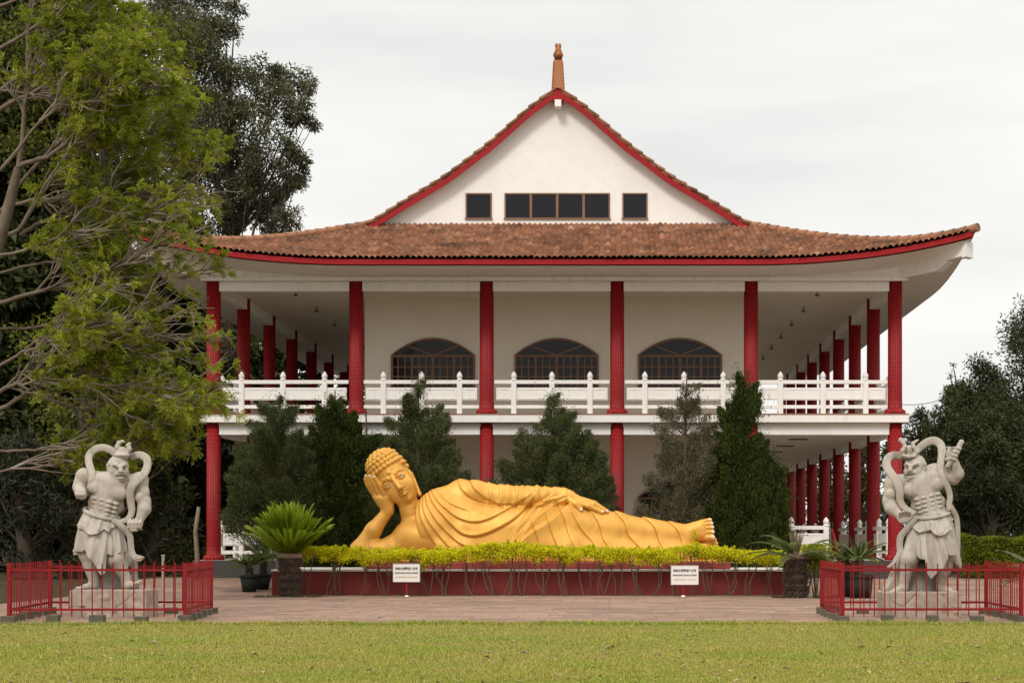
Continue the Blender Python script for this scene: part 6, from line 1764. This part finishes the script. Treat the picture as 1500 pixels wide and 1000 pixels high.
pot(1244, 41.6, .25, .30, .56, 'rear pot half hidden behind the larger front pot by the right fence'); r = cyc(1243, 0, 41.6, 'cycad in the rear pot behind the right fence', 'potted cycads', .56); cycad_trunk(r, .12, .38); fronds(r, 14, .8, .38, FRONDD, 8, .1, 1.0, .8, wmax=.14)
r = cyc(1535, 0, 30.5, 'grey green cycad reaching into the right edge of the photo beside the right fence'); cycad_trunk(r, .22, .75); fronds(r, 20, 1.0, .75, FRONDG, 9, .0, .9, .7, wmax=.16)
# loose green shrub beside the right cycad
def loose_shrub(px, d, top, hw, label, mat, seed, n=1800, lf=(.06, .035)):
    rng = np.random.RandomState(seed); x, y, zt = W(px, top, d); z0 = gz(d) + .03; H = zt - z0; w = hw * d / FPX
    r = thing('shrub', (x, d, z0), label, 'shrub'); br = []; C = []
    for s in range(9):
        a = rng.uniform(0, 2 * PI); e = np.array((math.cos(a) * w * rng.uniform(.3, .8), math.sin(a) * w * rng.uniform(.3, .8), H * rng.uniform(.6, .92)))
        P = np.array(smooth_line([np.array((e[0] * .15, e[1] * .15, -.03)), e * (.6, .6, .5) + rng.normal(0, .03, 3), e], 4)); br.append((P, np.linspace(.016, .006, len(P))))
        C.append(e + rng.normal(0, 1, (n // 9, 3)) * (w * .30, w * .30, H * .13))
    C = np.concatenate(C); C[:, 2] = np.clip(C[:, 2], .05, H * 1.02); tubes_np('stems', br, STEM, r, 5)
    leaf_mesh('foliage', C, rng.normal(0, .7, C.shape) + (0, 0, .4), rng.uniform(.7, 1.3, len(C)) * lf[0], rng.uniform(.7, 1.3, len(C)) * lf[1], mat, r, rng)
loose_shrub(1195, 41.4, 800, 24, 'loose yellow green shrub between the right cycad and the right fence', leaf_mat('lime_leaves', (0.07, 0.11, 0.01), (0.30, 0.33, 0.02), .25, .5, 3), 61)
loose_shrub(1180, 43.6, 800, 40, 'golden leafy shrub behind the right cycad, at the end of the plinth', GOLD_L, 62, 1500)
# bright hedge on the right
def hedge(px0, px1, d, top, label, seed):
    rng = np.random.RandomState(seed); a, b = W(px0, top, d), W(px1, top, d); z0 = gz(d); H = a[2] - z0; L = b[0] - a[0]
    r = thing('clipped_hedge', ((a[0] + b[0]) / 2, d, z0), label, 'hedge'); n = 26000
    u = rng.uniform(-.5, .5, n); f = rng.uniform(0, 1, n); face = rng.uniform(0, 1, n) < .55
    zt = H * (1 + .05 * np.sin(u * L * 2.1) + .035 * np.sin(u * L * 5.3))
    y = np.where(face, -.55 + .12 * np.sin(u * L * 3) * np.sin(f * 6) + rng.normal(0, .06, n), rng.uniform(-.6, .6, n)); z = np.where(face, zt * (.05 + .95 * f), zt - np.abs(rng.normal(0, .06, n)))
    C = np.stack([u * L, y, z], 1); D = rng.normal(0, .6, C.shape) + (0, -.3, .5)
    leaf_mesh('foliage', C, D, rng.uniform(.05, .10, n), rng.uniform(.03, .055, n), leaf_mat('bright_hedge_leaves', (0.055, 0.085, 0.008), (0.23, 0.27, 0.02), .25, .5, 1.6), r, rng)
    m = MB(); m.box(-L / 2 + .05, L / 2 - .05, -.42, .5, 0, H * .88); m.build('inner_twigs', BARKD, r)
hedge(1404, 1600, 49.5, 786, 'bright green clipped hedge on the right behind the guardian with the club', 71)
# wooden pole and thin post at the left
m = MB(); x, y, zt = W(288, 742, 47.5); P = [(0, 0, -.05), (.02, 0, .7), (-.03, 0, 1.4), (.06, 0, zt - gz(47.5))]; m.tube(P, [.075, .07, .065, .05], 8)
tag(m.build('wooden_pole', pm('weathered_wood', (0.20, 0.15, 0.10), .9, .3, 5, .5, 30), None, 0, (x, 47.5, gz(47.5))), 'weathered crooked wooden pole standing left of the red corner column', 'pole')
m = MB(); x, y, zt = W(239, 814, 36.5); m.box(-.025, .025, -.025, .025, 0, zt - .03); m.box(-.035, .035, -.035, .035, zt - .03, zt); m.lathe((0, 0, -.01), [(.12, 0), (.1, .05), (.03, .07)], 10)
tag(m.build('thin_post', pm('pale_post', (0.30, 0.26, 0.21), .8, .2, 5, .3, 30), None, 0, (x, 36.5, .03)), 'thin pale post behind the left fence', 'post')
# power line
m = MB(); a, b = Vector(W(1320, 592, 88)), Vector(W(1420, 566, 84)); m.tube([a + (b - a) * t + Vector((0, 0, -1.2 * t * (1 - t))) for t in [i / 12 for i in range(13)]], .018, 5)
tag(m.build('power_line', M['black']), 'thin power line against the sky beside the right corner column', 'cable')

# ---- lawn
def lawn_grass():
    rng = np.random.RandomState(9); n = 330000
    # density falls with distance as the picture needs
    u = rng.uniform(0, 1, n); y = 1 / (1 / 15.5 + (1 / 28.62 - 1 / 15.5) * u); hwid = y * 750 / FPX
    x = rng.uniform(-1, 1, n) * (hwid + 1.2) + y * (750 - VPX) / FPX
    C = np.stack([x, y, np.full(n, -.004)], 1)
    e = rng.uniform(0, 1, n) < .06
    ex = C[e, 0]; C[e, 1] = 28.66 + .05 * np.sin(ex * 2.3) * np.sin(ex * .7) + np.where(np.sin(ex * 1.7) * np.sin(ex * 4.1) > .35, .10, 0) - np.abs(rng.normal(0, .12, e.sum()))
    hgt = np.where(e, rng.uniform(.03, .085, n), rng.uniform(.018, .045, n)) * (1 + .5 * (np.sin(x * 1.3 + 2) * np.sin(y * 1.1) > .3))
    D = rng.normal(0, .42, (n, 3)) + (0, 0, 1.0)
    t = NT('lawn_blades'); g = t.new('ShaderNodeNewGeometry'); v = t.coord('Object')
    a = t.noise(v, .55, 5, .6); b = t.noise(v, 3.5, 3, .6)
    c = t.mix(t.ramp(a, [(.44, 0.), (.58, 1.)]), (.37, .34, .065), (.25, .325, .028)); c = t.mix(t.ramp(b, [(.46, 0.), (.70, .65)]), c, (.45, .36, .13))
    c = t.mix(t.ramp(g.outputs['Random Per Island'], [(0., .0), (.78, .0), (.95, .7)]), c, (.42, .34, .15)); c = t.mix(.3, c, t.ramp(g.outputs['Random Per Island'], [(0, (.13, .165, .012)), (1, (.43, .43, .07))]))
    t.set(.6, 0, .25, c)
    o = leaf_mesh('lawn_grass', C, D, hgt, np.where(e, .010, rng.uniform(.006, .012, n)), t.m, None, rng, .5)
    tag(o, 'short green grass mixed with dry brown blades', 'grass', kind='stuff')
lawn_grass()
def litter():
    rng = np.random.RandomState(4); n = 230
    y = 1 / rng.uniform(1 / 30.5, 1 / 16.5, n); x = rng.uniform(-1, 1, n) * (y * .3 + .8) + y * (750 - VPX) / FPX
    z = np.where(y > PEDGE, .036, .03); C = np.stack([x, y, z], 1); D = rng.normal(0, 1, (n, 3)) * (1, 1, .12)
    o = leaf_mesh('fallen_leaves', C, D, rng.uniform(.05, .13, n), rng.uniform(.03, .06, n), leaf_mat('dry_leaf', (.16, .09, .04), (.55, .42, .28), .1, .7, 2), None, rng, .5, np.broadcast_to(np.array((0, 0, 1.)), (n, 3)) + rng.normal(0, .2, (n, 3)))
    tag(o, 'dry pale leaves scattered over the lawn', 'leaves', kind='stuff')
litter()
def edge_weeds():
    rng = np.random.RandomState(14); C = []; D = []
    for (x0, x1, y, n, w) in ((-7.6, 3.9, 42.5, 1200, .03), (3.9, 5.4, 41.0, 1600, .25), (-8.6, -6.8, 41.5, 700, .18)):
        c = np.stack([rng.uniform(x0, x1, n), y - np.abs(rng.normal(0, w, n)), np.full(n, .03)], 1); c = c[np.sin(c[:, 0] * 5) + np.sin(c[:, 0] * 13) > -.2]; C.append(c)
    C = np.concatenate(C); n = len(C); D = rng.normal(0, .8, (n, 3)) + (0, 0, .6)
    o = leaf_mesh('weeds', C, D, rng.uniform(.03, .09, n), .02, leaf_mat('weed_leaves', (.05, .06, .015), (.16, .12, .05), .2, .6, 4), None, rng); tag(o, 'weeds and dead leaf bits along the foot of the plinth', 'weeds', kind='stuff')
edge_weeds()
# ------------------------------------------------------------------ camera, sky, sun
cam = bpy.data.cameras.new('camera'); co = bpy.data.objects.new('camera', cam); COL.objects.link(co)
co.location = (0, 0, EYE); co.rotation_euler = (PI / 2, 0, 0)
cam.sensor_width = 36; cam.lens = 36 * FPX / 1500; cam.shift_x = (750 - VPX) / 1500; cam.shift_y = (VPY - 500) / 1500
cam.clip_end = 3000
SC.camera = co
SUN_EL, SUN_AZ = math.radians(43), math.radians(200)    # azimuth: sun behind the camera, a little to the left
w = bpy.data.worlds.new('World'); SC.world = w; w.use_nodes = True
nt = w.node_tree; bg = nt.nodes['Background']
sky = nt.nodes.new('ShaderNodeTexSky'); sky.sky_type = 'NISHITA'; sky.sun_disc = False
sky.sun_elevation = SUN_EL; sky.sun_rotation = SUN_AZ; sky.air_density = 1.0; sky.dust_density = 3.0
tc = nt.nodes.new('ShaderNodeTexCoord')
sep = nt.nodes.new('ShaderNodeSeparateXYZ'); nt.links.new(tc.outputs['Generated'], sep.inputs[0])
# overcast sky: three times brighter overhead than at the horizon, with soft cloud banks
mr = nt.nodes.new('ShaderNodeMapRange'); mr.inputs['From Min'].default_value = 0.32; mr.inputs['From Max'].default_value = 1
mr.inputs['To Min'].default_value = SKY_LO; mr.inputs['To Max'].default_value = SKY_HI
nt.links.new(sep.outputs['Z'], mr.inputs['Value'])
mp = nt.nodes.new('ShaderNodeMapping'); mp.inputs['Scale'].default_value = (1.2, 1.2, 6.0); nt.links.new(tc.outputs['Generated'], mp.inputs['Vector'])
nz = nt.nodes.new('ShaderNodeTexNoise'); nz.inputs['Scale'].default_value = 2.2; nz.inputs['Detail'].default_value = 4; nz.inputs['Roughness'].default_value = 0.5
nt.links.new(mp.outputs['Vector'], nz.inputs['Vector'])
cr = nt.nodes.new('ShaderNodeValToRGB'); e = cr.color_ramp.elements
e[0].position = 0.30; e[0].color = (0.80, 0.80, 0.775, 1); e[1].position = 0.62; e[1].color = (1.0, 0.975, 0.93, 1)
nt.links.new(nz.outputs['Fac'], cr.inputs['Fac'])
mu = nt.nodes.new('ShaderNodeVectorMath'); mu.operation = 'SCALE'
nt.links.new(cr.outputs['Color'], mu.inputs[0]); nt.links.new(mr.outputs['Result'], mu.inputs['Scale'])
s2 = nt.nodes.new('ShaderNodeVectorMath'); s2.operation = 'SCALE'; s2.inputs['Scale'].default_value = 1.0
nt.links.new(sky.outputs['Color'], s2.inputs[0])
mx = nt.nodes.new('ShaderNodeMix'); mx.data_type = 'RGBA'; mx.inputs[0].default_value = 0.93
nt.links.new(s2.outputs['Vector'], mx.inputs[6]); nt.links.new(mu.outputs['Vector'], mx.inputs[7])
nt.links.new(mx.outputs[2], bg.inputs['Color']); bg.inputs['Strength'].default_value = 0.1
sl = bpy.data.lights.new('sun', 'SUN'); sl.energy = SUN_E; sl.angle = math.radians(14); sl.color = (1.0, 0.93, 0.83)
so = bpy.data.objects.new('sun', sl); COL.objects.link(so)
dv = Vector((math.sin(SUN_AZ) * math.cos(SUN_EL), math.cos(SUN_AZ) * math.cos(SUN_EL), math.sin(SUN_EL)))
so.rotation_euler = dv.to_track_quat('Z', 'Y').to_euler(); so.location = dv * 60
vs = SC.view_settings; vs.view_transform = 'Standard'; vs.look = 'None'; vs.exposure = 0.0; vs.gamma = 1.0
SC.cycles.max_bounces = 8; SC.cycles.diffuse_bounces = 6; SC.cycles.transparent_max_bounces = 8
SC.cycles.use_denoising = True
